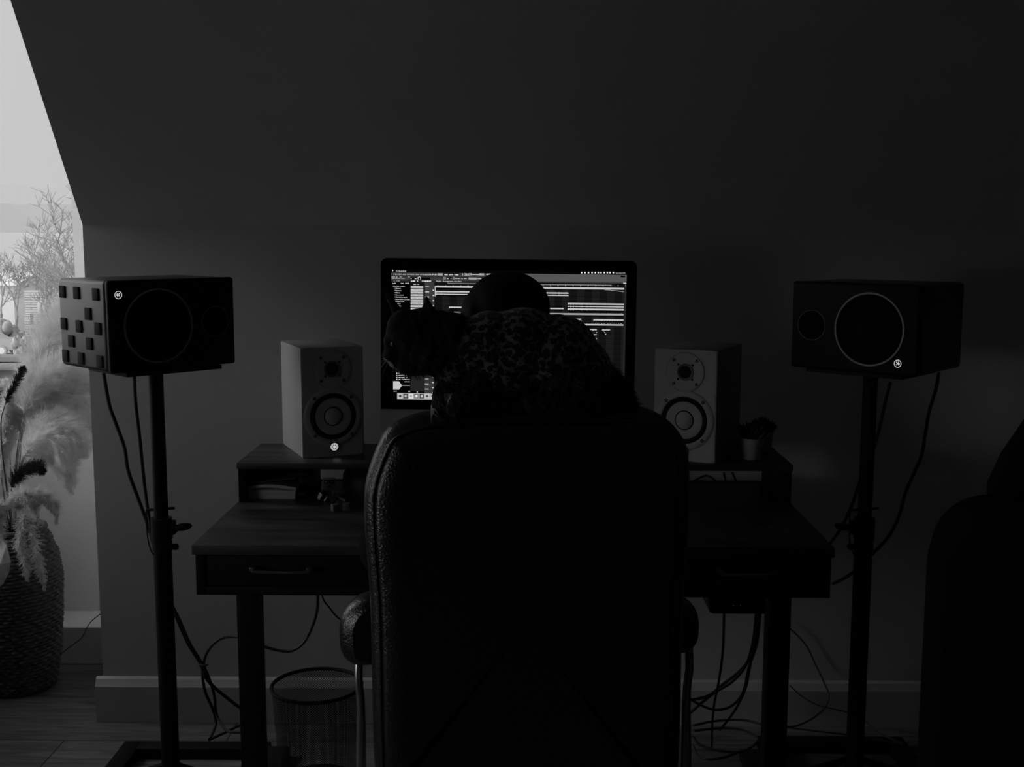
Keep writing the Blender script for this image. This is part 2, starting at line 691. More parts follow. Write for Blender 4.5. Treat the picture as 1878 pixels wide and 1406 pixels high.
# wall under the dormer window, boxed step in front of it
struct(MB().span((LEFT_X, DORM_Y, 0), (NX, DORM_Y + 0.25, SILL_Z)).build('wall_window', M_wall, smooth=0))
ledge_front = atz(140, 1218, 0).y
struct(MB().span((LEFT_X, ledge_front, 0), (NX, DORM_Y, 0.13), 0.004).build('trim_1', M_trim, smooth=0))
jamb_x = at(156, 430, DORM_Y + 0.05).x
wing = [at(131.5, 376, 6.2).x, at(235, 376, 6.2).x]
struct(MB().span((wing[0], 6.2, -6.5), (wing[1] + 0.6, 6.5, 3.2)).build('trim_2', mat('outer_wall_render', 0.42, 0.9), smooth=0))
struct(MB().span((jamb_x + 0.062, DORM_Y, SILL_Z), (NX, DORM_Y + 0.25, sz)).build('wall_window_side', M_wall, smooth=0))
struct(MB().span((LEFT_X, DORM_Y, 2.42), (jamb_x + 0.07, DORM_Y + 0.25, sz)).build('wall_window_head', M_wall, smooth=0))
# dormer window
w1 = MB()
fx0, fx1, fz0, fz1 = LEFT_X + 0.02, jamb_x + 0.06, SILL_Z - 0.03, 2.42
fy0, fy1 = DORM_Y + 0.03, DORM_Y + 0.10
w1.span((fx1 - 0.06, fy0, fz0), (fx1, fy1, fz1), 0.004).span((fx0, fy0, fz0), (fx0 + 0.06, fy1, fz1), 0.004)
w1.span((fx0, fy0, fz0), (fx1, fy1, fz0 + 0.05), 0.004).span((fx0, fy0, fz1 - 0.06), (fx1, fy1, fz1), 0.004)
w1o = struct(w1.build('window_1', M_trim, smooth=0))
struct(MB().span((fx0 + 0.05, fy0 + 0.03, fz0 + 0.04), (fx1 - 0.05, fy0 + 0.036, fz1 - 0.05)).build('pane', M_glass, w1o, smooth=0))
struct(MB().span((LEFT_X, DORM_Y - 0.05, SILL_Z - 0.022), (jamb_x + 0.07, DORM_Y + 0.05, SILL_Z), 0.006).build('window_sill', M_trim, w1o))
# left wall with its own window, plus an unseen one added for fill light
wy0, wy1, wz0, wz1 = 2.86, 3.83, 0.88, 2.42
vy0, vy1, vz0, vz1 = 0.45, 1.6, 0.72, 1.32  # added window out of view, sized for the ambient light it gives
wl = MB()
wl.span((LEFT_X - T, REAR_Y, 0), (LEFT_X, vy0, sz)).span((LEFT_X - T, vy1, 0), (LEFT_X, wy0, sz)).span((LEFT_X - T, vy0, 0), (LEFT_X, vy1, vz0)).span((LEFT_X - T, vy0, vz1), (LEFT_X, vy1, sz))
wl.span((LEFT_X - T, wy1, 0), (LEFT_X, DORM_Y + 0.25, sz))
wl.span((LEFT_X - T, wy0, 0), (LEFT_X, wy1, wz0)).span((LEFT_X - T, wy0, wz1), (LEFT_X, wy1, sz))
struct(wl.build('wall_left', M_wall, smooth=0))
for wi, (wy0, wy1, wz0, wz1) in enumerate(((wy0, wy1, wz0, wz1), (vy0, vy1, vz0, vz1))):
  w2 = MB()
  w2.span((LEFT_X - 0.09, wy0, wz0), (LEFT_X - 0.02, wy0 + 0.06, wz1)).span((LEFT_X - 0.09, wy1 - 0.06, wz0), (LEFT_X - 0.02, wy1, wz1))
  w2.span((LEFT_X - 0.09, wy0, wz0), (LEFT_X - 0.02, wy1, wz0 + 0.06)).span((LEFT_X - 0.09, wy0, wz1 - 0.06), (LEFT_X - 0.02, wy1, wz1))
  w2o = struct(w2.build('window_%d' % (wi + 2), M_trim, smooth=0))
  struct(MB().span((LEFT_X - 0.06, wy0 + 0.05, wz0 + 0.05), (LEFT_X - 0.054, wy1 - 0.05, wz1 - 0.05)).build('pane', M_glass, w2o, smooth=0))
struct(MB().span((RIGHT_X, REAR_Y, 0), (RIGHT_X + T, WALL_Y, sz)).build('wall_right', M_rear, smooth=0))
struct(MB().span((LEFT_X - T, REAR_Y - T, 0), (RIGHT_X + T, REAR_Y, sz)).build('wall_rear', M_rear, smooth=0))
# baseboards (with the return round the end of the knee wall)
BB = 0.019
prof = [(0, 0), (-BB, 0), (-BB, 0.108), (-BB + 0.006, 0.118), (-BB + 0.010, 0.128), (0, 0.134)]
b = MB()
b.prism([(WALL_Y + y, z) for y, z in prof], 'x', NX - BB, RIGHT_X)
b.prism([(NX + x * 1.0, z) for x, z in prof], 'y', WALL_Y - 0.0, WALL_Y + 0.34)
struct(b.build('baseboard_back', M_trim, smooth=30))

# ================================================================== OUTSIDE
M_lawn = mat('street_ground', 0.50, 0.95, var=0.04, vscale=0.5)
M_ext = [mat('far_wall_%s' % n, a, 0.9, var=0.05) for n, a in (('a', 0.66), ('b', 0.52), ('c', 0.56))]
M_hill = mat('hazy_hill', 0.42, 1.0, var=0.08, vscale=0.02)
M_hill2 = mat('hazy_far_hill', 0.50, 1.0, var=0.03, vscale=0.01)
M_bark = mat('pale_bark', 0.27, 0.95, var=0.2)
M_hedge = mat('pale_hedge', 0.28, 0.95, var=0.4, vscale=2.5, bump=1.0, bscale=4)
M_car = mat('grey_car_paint', 0.36, 0.35)
M_tyre = mat('pale_tyre', 0.35, 0.8)
M_exglass = mat('far_glass', 0.3, 0.3)
M_brick = bpy.data.materials.new('pale_brick'); M_brick.use_nodes = True
_n = M_brick.node_tree
_b = _n.nodes.new('ShaderNodeTexBrick')
_b.inputs['Scale'].default_value = 1.0
_b.inputs['Brick Width'].default_value = 1.3
_b.inputs['Row Height'].default_value = 0.17
_b.inputs['Mortar Size'].default_value = 0.02
_b.inputs['Color1'].default_value = (0.54, 0.54, 0.54, 1); _b.inputs['Color2'].default_value = (0.48, 0.48, 0.48, 1)
_b.inputs['Mortar'].default_value = (0.2, 0.2, 0.2, 1)
_c = _n.nodes.new('ShaderNodeTexCoord'); _m = _n.nodes.new('ShaderNodeMapping')
_m.inputs['Rotation'].default_value = (R_(90), 0, 0)
_n.links.new(_c.outputs['Object'], _m.inputs[0]); _n.links.new(_m.outputs[0], _b.inputs['Vector'])
_n.links.new(_b.outputs[0], _n.nodes['Principled BSDF'].inputs['Base Color'])
GZ = -6.5
struct(MB().span((-260, -80, GZ - 1), (120, 420, GZ)).build('ground', M_lawn, smooth=0))


def ridge(name, Y, prof_px, m, label, thick=30):
    pts = [at(px, py, Y) for px, py in prof_px]
    poly = [(p.x, p.z) for p in pts] + [(pts[-1].x, GZ), (pts[0].x, GZ)]
    o = MB().prism(poly, 'y', Y, Y + thick).build(name, m, smooth=0)
    o['kind'] = 'structure'
    o['label'] = label
    return o


def wob(x0, x1, n, base, amp, seed):
    r = random.Random(seed)
    return [(x0 + (x1 - x0) * i / n, base + r.uniform(-amp, amp)) for i in range(n + 1)]


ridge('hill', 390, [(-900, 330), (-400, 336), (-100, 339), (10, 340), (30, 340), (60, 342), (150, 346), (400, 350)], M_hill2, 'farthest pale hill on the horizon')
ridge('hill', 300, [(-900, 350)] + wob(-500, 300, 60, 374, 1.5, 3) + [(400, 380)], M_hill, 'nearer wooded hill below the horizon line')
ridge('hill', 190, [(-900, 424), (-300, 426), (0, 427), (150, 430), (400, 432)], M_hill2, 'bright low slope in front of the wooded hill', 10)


def house(px0, px1, py_eave, py_ridge, Y, m, label, wins=()):
    a, b_ = at(px0, py_eave, Y), at(px1, py_eave, Y)
    rz_ = at(px0, py_ridge, Y + 3).z
    t = thing('house', label, 'house', ((a.x + b_.x) / 2, Y, GZ))
    w = abs(b_.x - a.x)
    h = a.z - GZ
    MB().span((-w / 2, 0, 0), (w / 2, 7, h)).build('wall', m, t, smooth=0)
    MB().prism([(-0.4, h), (7.4, h), (3.5, rz_ - GZ)], 'x', -w / 2 - 0.4, w / 2 + 0.4).build('roof', M_ext[2], t, smooth=0)
    for (x0, y0, x1, y1) in wins:
        p, q = at(x0, y0, Y), at(x1, y1, Y)
        cx = (a.x + b_.x) / 2
        wo_ = MB().span((p.x - cx, -0.08, q.z - GZ), (q.x - cx, 0.02, p.z - GZ)).build('window', M_ext[1], t, smooth=0)
        MB().span((p.x - cx + 0.12, -0.1, q.z - GZ + 0.12), (q.x - cx - 0.12, -0.06, p.z - GZ - 0.12)).build('pane', M_exglass, wo_, smooth=0)
    return t


house(-60, 24, 523, 500, 88, M_ext[0], 'pale house with a dark framed window beyond the trees', [(12, 532, 29 - 6, 542), (2, 515 + 14, 7, 540)])
house(24, 46, 512, 490, 96, M_ext[0], 'narrow pale house behind the brick garden wall', [(30, 520, 36, 532)])
# brick garden wall
p, q = at(44, 533, 80), at(92, 577, 80)
t = MB().span((p.x, 80, GZ), (q.x, 80.4, p.z)).build('garden_wall', M_brick, smooth=0)
tag(t, 'pale brick building wall seen through the window', 'wall')
p, q = at(44, 575, 78), at(57, 617, 78)
t = MB().span((p.x, 78, GZ), (q.x, 78.5, p.z)).build('brick_pier', M_brick, smooth=0)
tag(t, 'pale brick pier standing in front of the garden wall', 'pier')


def lumpy(name, label, cat, c, r, seed, m):
    rr = random.Random(seed)
    b = MB()
    for _ in range(26):
        a = rr.uniform(0, 2 * PI)
        k = rr.uniform(0, 0.8)
        b.ball((c[0] + math.cos(a) * r[0] * k, c[1] + math.sin(a) * r[1] * k, c[2] + rr.uniform(-0.2, 0.75) * r[2]), [x * rr.uniform(0.25, 0.45) for x in r], n=2)
    return tag(b.build(name, m), label, cat)


for i, (px, py, Y, rx, rz_, lab) in enumerate([(6, 600, 78, 1.0, 1.1, 'round pale bush left of the brick pier'), (36, 606, 70, 0.5, 0.9, 'pale bush directly beside the brick pier'),
                                              (12, 562, 79.5, 1.1, 0.7, 'low hedge below the pale house window'), (99, 545, 79, 1.0, 2.0, 'pale bush at the right end of the brick wall')]):
    p = at(px, py, Y)
    lumpy('bush', lab, 'bush', (p.x, p.y, GZ + rz_ * 0.8), (rx, rx, rz_), 40 + i, M_hedge)
# car
p = at(-21, 647, 75)
t = thing('car', 'grey hatchback parked in the street below the window', 'car', (p.x, 75, GZ))
prof_c = [(-2.1, 0.35), (2.05, 0.35), (2.1, 0.8), (1.9, 0.98), (1.0, 1.08), (0.3, 1.52), (-1.2, 1.55), (-1.9, 1.1), (-2.15, 0.9)]
MB().prism(prof_c, 'y', -0.85, 0.85).build('body', M_car, t, smooth=30)
MB().prism([(0.85, 1.08), (0.25, 1.45), (-1.1, 1.47), (-1.6, 1.1)], 'y', -0.87, -0.85).build('side_window', M_exglass, t)
for sx in (-1.3, 1.3):
    for sy_ in (-0.86, 0.86):
        wh = MB().cyl((sx, sy_ - 0.1, 0.33), (sx, sy_ + 0.1, 0.33), 0.33).build('wheel', M_tyre, t)
        MB().cyl((sx, sy_ - 0.12, 0.33), (sx, sy_ + 0.12, 0.33), 0.22, n=10).build('hub_cap', M_ext[0], wh)


def bare_tree(px, Y, py_top, seed, label):
    r = random.Random(seed)
    base = at(px, 600, Y)
    H = at(px, py_top, Y).z - GZ
    t = thing('tree', label, 'tree', (base.x, Y, GZ), group='bare trees outside the window')
    b = MB()

    def grow(p, d, L, rad, lev):
        q = p
        pts = [p]
        for _ in range(3):
            d = (d + Vector((r.uniform(-.22, .22), r.uniform(-.22, .22), r.uniform(-.08, .14)))).normalized()
            q = q + d * L / 3
            pts.append(q)
        b.tube(pts, max(rad, 0.013), n=4, taper=lambda t_: 1 - 0.4 * t_)
        if lev == 0:
            return
        for _ in range(3 if lev > 1 else 4):
            ax = Vector((r.uniform(-1, 1), r.uniform(-1, 1), r.uniform(-0.2, 0.5))).normalized()
            k = r.randint(1, 3)
            grow(pts[k], (d + ax * 0.95).normalized(), L * r.uniform(0.55, 0.78), rad * 0.55, lev - 1)
    b.tube([(0, 0, 0), (0.05 * H, 0, H * 0.3)], 0.16 * H / 9, n=6)
    grow(Vector((0.05 * H, 0, H * 0.25)), Vector((0, 0, 1)), H * 0.34, 0.09 * H / 9, 5)
    b.build('branches', M_bark, t, smooth=0)
    return t


bare_tree(118, 55, 375, 5, 'tallest bare tree, next to the window jamb')
bare_tree(75, 66, 445, 9, 'bare tree between the car and the window jamb')
bare_tree(25, 84, 470, 12, 'smaller bare tree in front of the pale house')
bare_tree(150, 48, 350, 21, 'nearest bare tree, partly behind the window jamb')
bare_tree(98, 60, 400, 33, 'slim bare tree between the two tallest ones')
bare_tree(55, 84, 430, 35, 'distant bare tree left of the brick wall')
bare_tree(88, 70, 455, 41, 'bare tree leaning over the brick wall')
bare_tree(132, 75, 405, 43, 'bare tree behind the nearest one by the jamb')
bare_tree(-5, 83, 450, 37, 'bare tree cut by the left picture edge')

# ================================================================== DESK
dx0 = -0.7257
dx1 = 0.6743
DF, DM, DB = 2.436, 2.842, 3.113
DZ = 0.76
dcx = (dx0 + dx1) / 2
desk = thing('desk', 'dark wooden desk with two drawers and a raised shelf at the back', 'desk', (dcx, 2.77, 0))


def L_(x, y, z):
    return (x - dcx, y - 2.77, z)


MB().span(L_(dx0, DF, DZ - 0.022), L_(dx1, DB, DZ), 0.002).build('desktop', M_wood, desk)
bx0, bx1, bz0, bz1, bf = dx0 + 0.006, dx1 - 0.006, DZ - 0.114, DZ - 0.0225, DF + 0.006
a = MB()
a.span(L_(bx0, bf, bz0), L_(bx0 + 0.02, DB, bz1), 0.001).span(L_(bx1 - 0.02, bf, bz0), L_(bx1, DB, bz1), 0.001)
a.span(L_(bx0 + 0.02, bf, bz0), L_(bx1 - 0.02, DB, bz0 + 0.018), 0.001)
a.span(L_(-0.10, bf, bz0 + 0.018), L_(0.05, DB, bz1)).span(L_(bx0 + 0.02, DB - 0.02, bz0 + 0.018), L_(bx1 - 0.02, DB, bz1))
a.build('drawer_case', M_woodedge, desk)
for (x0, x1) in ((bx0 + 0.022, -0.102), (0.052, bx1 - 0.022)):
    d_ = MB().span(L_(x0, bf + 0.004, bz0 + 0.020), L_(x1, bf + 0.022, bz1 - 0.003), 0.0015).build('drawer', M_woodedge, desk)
    hc = at(517, 1046, bf).x if x0 < -0.2 else at(1372, 1050, bf).x
    hz = at(517, 1046, bf).z
    h = MB()
    for s in (-1, 1):
        h.span(L_(hc + s * 0.062 - 0.007, bf - 0.014, hz + 0.001), L_(hc + s * 0.062 + 0.007, bf + 0.005, hz + 0.011), 0.002)
    pts = [L_(hc + 0.062 * math.sin(k / 8 * PI / 2), bf - 0.015 - 0.004 * math.cos(k / 8 * PI / 2), hz + 0.004 - 0.003 * math.cos(k / 8 * PI / 2) ** 0.5) for k in range(-8, 9)]
    h.tube(pts, 0.0038, n=8)
    h.build('handle', M_handle, d_)
for (pa, pb) in ((433.5, 474), (1411, 1451.5)):
    X0, X1 = at(pa, 1110, 2.72).x, at(pb, 1110, 2.72).x
    l = MB().span(L_(X0, 2.72, 0.03), L_(X1, 2.775, bz0), 0.002)
    l.build('leg', M_steel, desk)
    MB().span(L_(X0 - 0.004, 2.52, 0), L_(X1 + 0.004, 3.02, 0.03), 0.003).build('foot', M_steel, desk)
# raised shelf
HZ = DZ + 0.1004
hs = MB().span(L_(dx0, DM, HZ - 0.016), L_(dx1, DB, HZ), 0.002).build('shelf_top', M_wood, desk)
MB().span(L_(dx0 + 0.003, DM + 0.003, DZ), L_(dx0 + 0.021, DB, HZ - 0.016), 0.001).build('shelf_side', M_woodedge, desk)
MB().span(L_(dx1 - 0.021, DM + 0.003, DZ), L_(dx1 - 0.003, DB, HZ - 0.016), 0.001).build('shelf_side', M_woodedge, desk)
slot_z = at(1340, 881, DB).z
slot_t = HZ - 0.0161
sl0, sl1 = at(572, 880, DB).x, at(1400, 880, DB).x
k = MB().span(L_(dx0 + 0.022, DB - 0.012, DZ), L_(dx1 - 0.022, DB, slot_z))
k.span(L_(dx0 + 0.022, DB - 0.012, slot_z), L_(sl0, DB, slot_t)).span(L_(sl1, DB - 0.012, slot_z), L_(dx1 - 0.022, DB, slot_t))
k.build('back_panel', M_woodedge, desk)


# things under / on the desk ------------------------------------------------
# books and papers in the left bay
def flat_on(px0, px1, Y0, depth, z0, th, name, label, cat, m, rz=0.0, pages=True):
    X0, X1 = at(px0, 905, Y0).x, at(px1, 905, Y0).x
    t = thing(name, label, cat, ((X0 + X1) / 2, Y0 + depth / 2, z0), rz)
    w = (X1 - X0) / 2
    MB().span((-w, -depth / 2, 0), (w, depth / 2, 0.0012), 0.0004).span((-w, -depth / 2, th - 0.0012), (w, depth / 2, th), 0.0004).span((-w, -depth / 2, 0), (-w + 0.0015, depth / 2, th), 0.0004).build('cover', m, t)
    if pages:
        MB().span((-w + 0.002, -depth / 2 + 0.002, 0.0014), (w - 0.002, depth / 2 - 0.002, th - 0.0014)).build('pages', M_paper, t)
    return t


flat_on(449, 542, 2.875, 0.19, DZ, 0.0125, 'notebook', 'pale notebook at the bottom of the stack under the raised shelf', 'notebook', M_paper)
flat_on(448, 543, 2.872, 0.19, DZ + 0.0128, 0.011, 'magazine', 'thick magazine lying on the bottom notebook, its cover bulging', 'magazine', M_paper)
# folded bulging magazine on top
X0, X1 = at(447, 900, 2.87).x, at(543, 900, 2.87).x
t = thing('booklet', 'soft booklet arching open on top of the stack under the shelf', 'booklet', ((X0 + X1) / 2, 2.96, DZ + 0.024))
w = (X1 - X0) / 2
rows = []
for k in range(13):
    u = k / 12
    rows.append((-w + 2 * w * u, 0.008 * math.sin(PI * u) * (1 - 0.2 * u)))
poly = [(x, z) for x, z in rows] + [(x, z + 0.008) for x, z in rows[::-1]]
MB().prism(poly, 'y', -0.09, 0.09).build('pages', M_paper, t)
t = thing('paper_sheet', 'loose sheets slanting up on top of the booklet', 'paper', ((X0 + X1) / 2, 2.96, DZ + 0.041))
MB().prism([(-w + 0.01, 0.0), (w, 0.014), (w, 0.0155), (-w + 0.01, 0.0015)], 'y', -0.09, 0.09).build('sheet', mat('paper_grey', 0.12, 0.8), t)
# black box with a pale label beside the stack
X0, X1 = at(546, 900, 2.90).x, at(590, 900, 2.90).x
t = thing('hard_drive', 'black box with a pale corner sticker between papers and toy robot', 'box', ((X0 + X1) / 2, 2.96, DZ))
w = (X1 - X0) / 2
MB().span((-w, -0.05, 0), (w * 0.2, 0.07, 0.062), 0.004).build('body', M_plastic, t)
MB().span((-w + 0.001, -0.0515, 0.002), (-w + 0.018, -0.0498, 0.011)).build('sticker', M_paper, t)
# toy robot made of blocks
c = at(600, 905, 2.80)
rb = thing('toy_robot', 'small dark block robot toy slumped at the front of the raised shelf', 'toy', (c.x, 2.82, DZ), R_(8))


def rp_(px, py, dy=0.0):
    v = at(px, py, 2.80 + dy)
    v = v - Vector((c.x, 2.82, DZ))
    return v


def cube(px, py, s, dy, rot, name, m=None, par=None):
    v = rp_(px, py, dy)
    X = Matrix.Translation(v) @ Euler(rot).to_matrix().to_4x4()
    return MB().box((0, 0, 0), (s[0], s[1], s[2]), 0.0012, M=X).build(name, m or M_toy, par or rb)


hd = cube(601, 887, (0.030, 0.026, 0.028), 0.0, (0, R_(2), 0), 'head', M_toylight)
cube(601, 883.5, (0.026, 0.006, 0.009), -0.012, (0, R_(2), 0), 'visor', M_plastic, hd)
for ex in (594, 605.5):
    v = rp_(ex, 883.5 + (594 - ex) * 0.06, -0.016)
    MB().ball(v, 0.0013, n=2).build('eye', M_whisker, hd)
cube(600.5, 892, (0.009, 0.006, 0.006), -0.0125, (0, 0, 0), 'mouth', M_plastic, hd)
cube(596.5, 901, (0.022, 0.02, 0.018), 0.004, (0, 0, 0), 'torso')
for (x, y, s, dy, rot) in [(588, 911, 0.017, -0.01, (0.3, 0.4, 0.5)), (629, 904, 0.017, -0.005, (0.2, -0.5, 0.4))]:
    cube(x, y, (s, s, s), dy, rot, 'hand')
for (x, y, s, dy, rot) in [(597, 917, 0.014, -0.02, (0.2, 0.7, 0.4)), (618, 911, 0.015, 0.0, (0.1, 0.2, 0.6))]:
    cube(x, y, (s * 1.3, s, s), dy, rot, 'arm')
for (x, y, s, dy, rot) in [(607, 928, 0.017, -0.05, (0, 0, 0.35)), (629, 925, 0.018, -0.045, (0, 0, -0.2))]:
    v = rp_(x, y, dy)
    X = Matrix.Translation((v.x, v.y, s / 2)) @ Euler(rot).to_matrix().to_4x4()
    MB().box((0, 0, 0), (s, s, s), 0.0012, M=X).build('foot', M_toylight, rb)
for (x0, y0, x1, y1) in [(600, 905, 607, 922), (612, 908, 629, 920)]:
    v0, v1 = rp_(x0, y0, 0.0), rp_(x1, y1, -0.03)
    v1.z = max(v1.z, 0.006)
    MB().cyl(v0, v1, 0.0055, n=8).build('leg', M_toy, rb)
# dark rounded case in the shelf bay
c = at(690, 905, 2.96)
t = thing('round_case', 'black rounded case in the middle of the raised shelf bay', 'case', (c.x, 2.98, DZ))
MB().lathe([(0.0, 0), (0.088, 0), (0.092, 0.02), (0.088, 0.05), (0.075, 0.066), (0.05, 0.073), (0.0, 0.076)], 40).build('shell', M_plastic, t)
# cable bits in the slot on the right
for pts, lab in [([(1272, 882, 3.08), (1290, 873, 3.10), (1300, 873, 3.10), (1312, 882, 3.08), (1318, 900, 3.05), (1318, 921, 3.04)], 'black cable arching behind the slot under the right white speaker'),
                 ([(1327, 866, 3.14), (1331, 882, 3.14), (1334, 900, 3.14), (1336, 930, 3.15)], 'first black cable dropping past the shelf slot'),
                 ([(1343, 866, 3.14), (1350, 882, 3.14), (1356, 900, 3.14), (1358, 930, 3.15)], 'second black cable dropping past the shelf slot')]:
    b = MB().tube(smooth_path([at(*p) for p in pts]), 0.0028)
    tag(b.build('cable', M_cable), lab, 'cable')

# box under the desk with indicator lights
X0, X1 = at(1297, 1112, 2.56).x, at(1404, 1112, 2.56).x
t = thing('audio_interface', 'black rack box with tiny lights hanging under the right drawer', 'audio interface', ((X0 + X1) / 2, 2.64, bz0 - 0.045))
w = (X1 - X0) / 2
zb = at(1350, 1125, 2.56).z - (bz0 - 0.045)
MB().prism([(-w - 0.004, 0.045), (w, 0.045), (w, zb), (-w + 0.012, zb), (-w + 0.006, zb + 0.004)], 'y', -0.08, 0.08).build('casing', M_plastic, t, smooth=0)
for px, v in ((1345, 1), (1358, 1), (1372, 0), (1386, 0), (1397, 0), (1409, 0)):
    q = at(px, 1109.5, 2.56) - Vector(((X0 + X1) / 2, 2.64, bz0 - 0.045))
    MB().cyl((min(q.x, w - 0.002), -0.0815, q.z), (min(q.x, w - 0.002), -0.0795, q.z), 0.0007, n=8).build('indicator_light', M_leddim if v else M_ringgrey, t)


# ================================================================== WHITE STUDIO MONITORS
def star_emblem(b, r, y, mi=0):
    """round badge: ring and three crossed forks, facing -y, about the origin"""
    def ring(r0, r1):
        n = 40
        vs, fs = [], []
        for i in range(n):
            a = 2 * PI * i / n
            for q in (r0, r1):
                vs.append((q * math.cos(a), y, q * math.sin(a)))
        for i in range(n):
            j = (i + 1) % n
            fs.append((2 * i, 2 * i + 1, 2 * j + 1, 2 * j))
        b.raw(vs, fs, mi=mi)
    ring(r * 0.88, r * 1.0)
    ring(r * 0.64, r * 0.80)
    for k in range(3):
        a = PI / 2 + k * PI / 3
        X = Matrix.Rotation(-a, 4, 'Y')
        b.raw([(-0.66 * r, y, -0.10 * r), (0.66 * r, y, -0.10 * r), (0.66 * r, y, 0.10 * r), (-0.66 * r, y, 0.10 * r)], [(0, 1, 2, 3)], M=X, mi=mi)
    b.cyl((0, y + 0.0002, 0), (0, y, 0), r * 0.33, n=24, mi=mi)


def disc_y(b, x, z, prof_, n=48, mi=0):
    """lathe about the -y axis at (x, z): prof_ = (radius, forward distance)"""
    X = Matrix.Translation((x, 0, z)) @ Matrix.Rotation(R_(90), 4, 'X')
    return b.lathe(prof_, n, M=X, mi=mi)


def white_monitor(loc, rz, label):
    t = thing('studio_monitor', label, 'speaker', loc, rz, group='white studio monitors on the desk shelf')
    Wd, Dp, Hh = 0.165, 0.225, 0.285
    # cabinet with holes is not needed: baffle plate carries the drivers
    MB().span((-Wd / 2, 0.006, 0), (Wd / 2, Dp, Hh), 0.004).build('cabinet', M_white_cab, t)
    wz, tz = 0.105, 0.228
    # baffle built as plate with the two round recesses left open
    b = MB()
    n = 64
    for (cx_, cz, r, z0, z1) in ((0, wz, 0.0605, 0.0, 0.168), (0, tz, 0.022, 0.168, Hh)):
        vs, fs = [], []
        for i in range(n):
            a_ = 2 * PI * i / n
            ca, sa = math.cos(a_), math.sin(a_)
            vs.append((cx_ + r * ca, 0, cz + r * sa))
            kx = (Wd / 2 - 0.004) / abs(ca) if abs(ca) > 1e-6 else 9
            kz = ((z1 - 0.0 - cz) if sa > 0 else (cz - z0)) / abs(sa) if abs(sa) > 1e-6 else 9
            k_ = min(kx, kz)
            vs.append((cx_ + k_ * ca, 0, cz + k_ * sa))
        for i in range(n):
            j = (i + 1) % n
            fs.append((2 * i, 2 * i + 1, 2 * j + 1, 2 * j))
        b.raw(vs, fs)
    e = 0.004
    b.raw([(-Wd / 2 + e, 0, 0.168), (Wd / 2 - e, 0, 0.168), (Wd / 2 - e, 0, Hh - 0.0), (-Wd / 2 + e, 0, Hh - 0.0)], [])
    # corners of the plate not reached by the radial fan
    for (cz, z0, z1) in ((wz, 0, 0.168), (tz, 0.168, Hh)):
        pass
    bf_ = b.build('baffle', M_white_front, t, smooth=0)
    bf_.location.y = -0.0002
    # rim so that the plate has thickness
    MB().span((-Wd / 2, 0.0005, 0), (Wd / 2, 0.0075, Hh), 0.003).build('front_rim', M_white_front, t)
    # woofer
    rg = MB()
    disc_y(rg, 0, wz, [(0.0595, 0.001), (0.062, 0.0035), (0.070, 0.004), (0.0765, 0.0022), (0.078, 0.0004)])
    wf = rg.build('woofer_frame', M_white_front, t)
    s = MB()
    disc_y(s, 0, wz, [(0.0605, 0.0012), (0.058, 0.004), (0.054, 0.0055), (0.050, 0.004), (0.0475, 0.0012)])
    s.build('surround', M_rubber, t)
    cn = MB()
    disc_y(cn, 0, wz, [(0.048, 0.0025), (0.047, 0.003), (0.036, 0.0018), (0.0235, 0.0012)])
    cn.build('woofer_cone', M_white_cone, t)
    cn = MB()
    disc_y(cn, 0, wz, [(0.0255, 0.0011), (0.0245, 0.0024), (0.0225, 0.0024), (0.0222, 0.001)])
    cn.build('cap_ring', M_rubber, t)
    dc = MB()
    disc_y(dc, 0, wz, [(0.0224, 0.0020), (0.020, 0.0045), (0.014, 0.0072), (0.007, 0.0086), (0.0001, 0.009)])
    dc.build('dust_cap', M_white_cone, t)
    # tweeter
    tw = MB()
    disc_y(tw, 0, tz, [(0.0495, 0.0002), (0.0492, 0.0022), (0.048, 0.0026), (0.038, 0.0018), (0.026, 0.0008), (0.0215, 0.0004)])
    tw.build('waveguide', M_white_front, t)
    gr = MB()
    disc_y(gr, 0, tz, [(0.0500, 0.0009), (0.0497, 0.0013), (0.0494, 0.0009)])
    gr.build('waveguide_seam', M_rubber, t)
    gr = MB()
    disc_y(gr, 0, tz, [(0.0215, 0.0010), (0.021, 0.0034), (0.018, 0.0034), (0.0152, 0.0012)])
    gr.build('tweeter_ring', mat('tweeter_ring_grey', 0.12, 0.5), t)
    gr = MB()
    disc_y(gr, 0, tz, [(0.0154, 0.0012), (0.012, 0.0034), (0.006, 0.0046), (0.0001, 0.005)])
    gg = gr.build('grille', M_rubber, t)
    g2 = MB()
    for i in range(-3, 4):
        for j in range(-3, 4):
            if i * i + j * j < 10 and (i + j) % 2 == 0:
                q = math.hypot(i, j) * 0.004
                g2.ball((i * 0.0040, -0.0052 + q * q * 9, tz + j * 0.0040), 0.0014, n=1)
    g2.build('grille_dots', M_grille, gg)
    for (sx, sz_) in ((-0.043, 0.043), (0.043, 0.043), (-0.043, -0.043), (0.043, -0.043)):
        sc_ = MB()
        disc_y(sc_, sx * 1.13, wz + sz_ * 1.13, [(0.0044, 0.0035), (0.0042, 0.0045), (0.0018, 0.0045), (0.0016, 0.003), (0.0001, 0.003)], 16)
        sc_.build('screw', M_rubber, t)
    for (sx, sz_) in ((-0.030, 0.030), (0.030, 0.030), (-0.030, -0.030), (0.030, -0.030)):
        sc_ = MB()
        disc_y(sc_, sx, tz + sz_, [(0.0040, 0.0015), (0.0038, 0.003), (0.0016, 0.003), (0.0015, 0.002), (0.0001, 0.002)], 16)
        sc_.build('screw', M_rubber, t)
    for (sx, sz_) in ((-0.0185, 0.0185), (0.0185, 0.0185), (-0.0185, -0.0185), (0.0185, -0.0185)):
        sc_ = MB()
        disc_y(sc_, sx, tz + sz_, [(0.0030, 0.0010), (0.0028, 0.0024), (0.0001, 0.0024)], 12)
        sc_.build('screw', M_rubber, t)
    bd = MB()
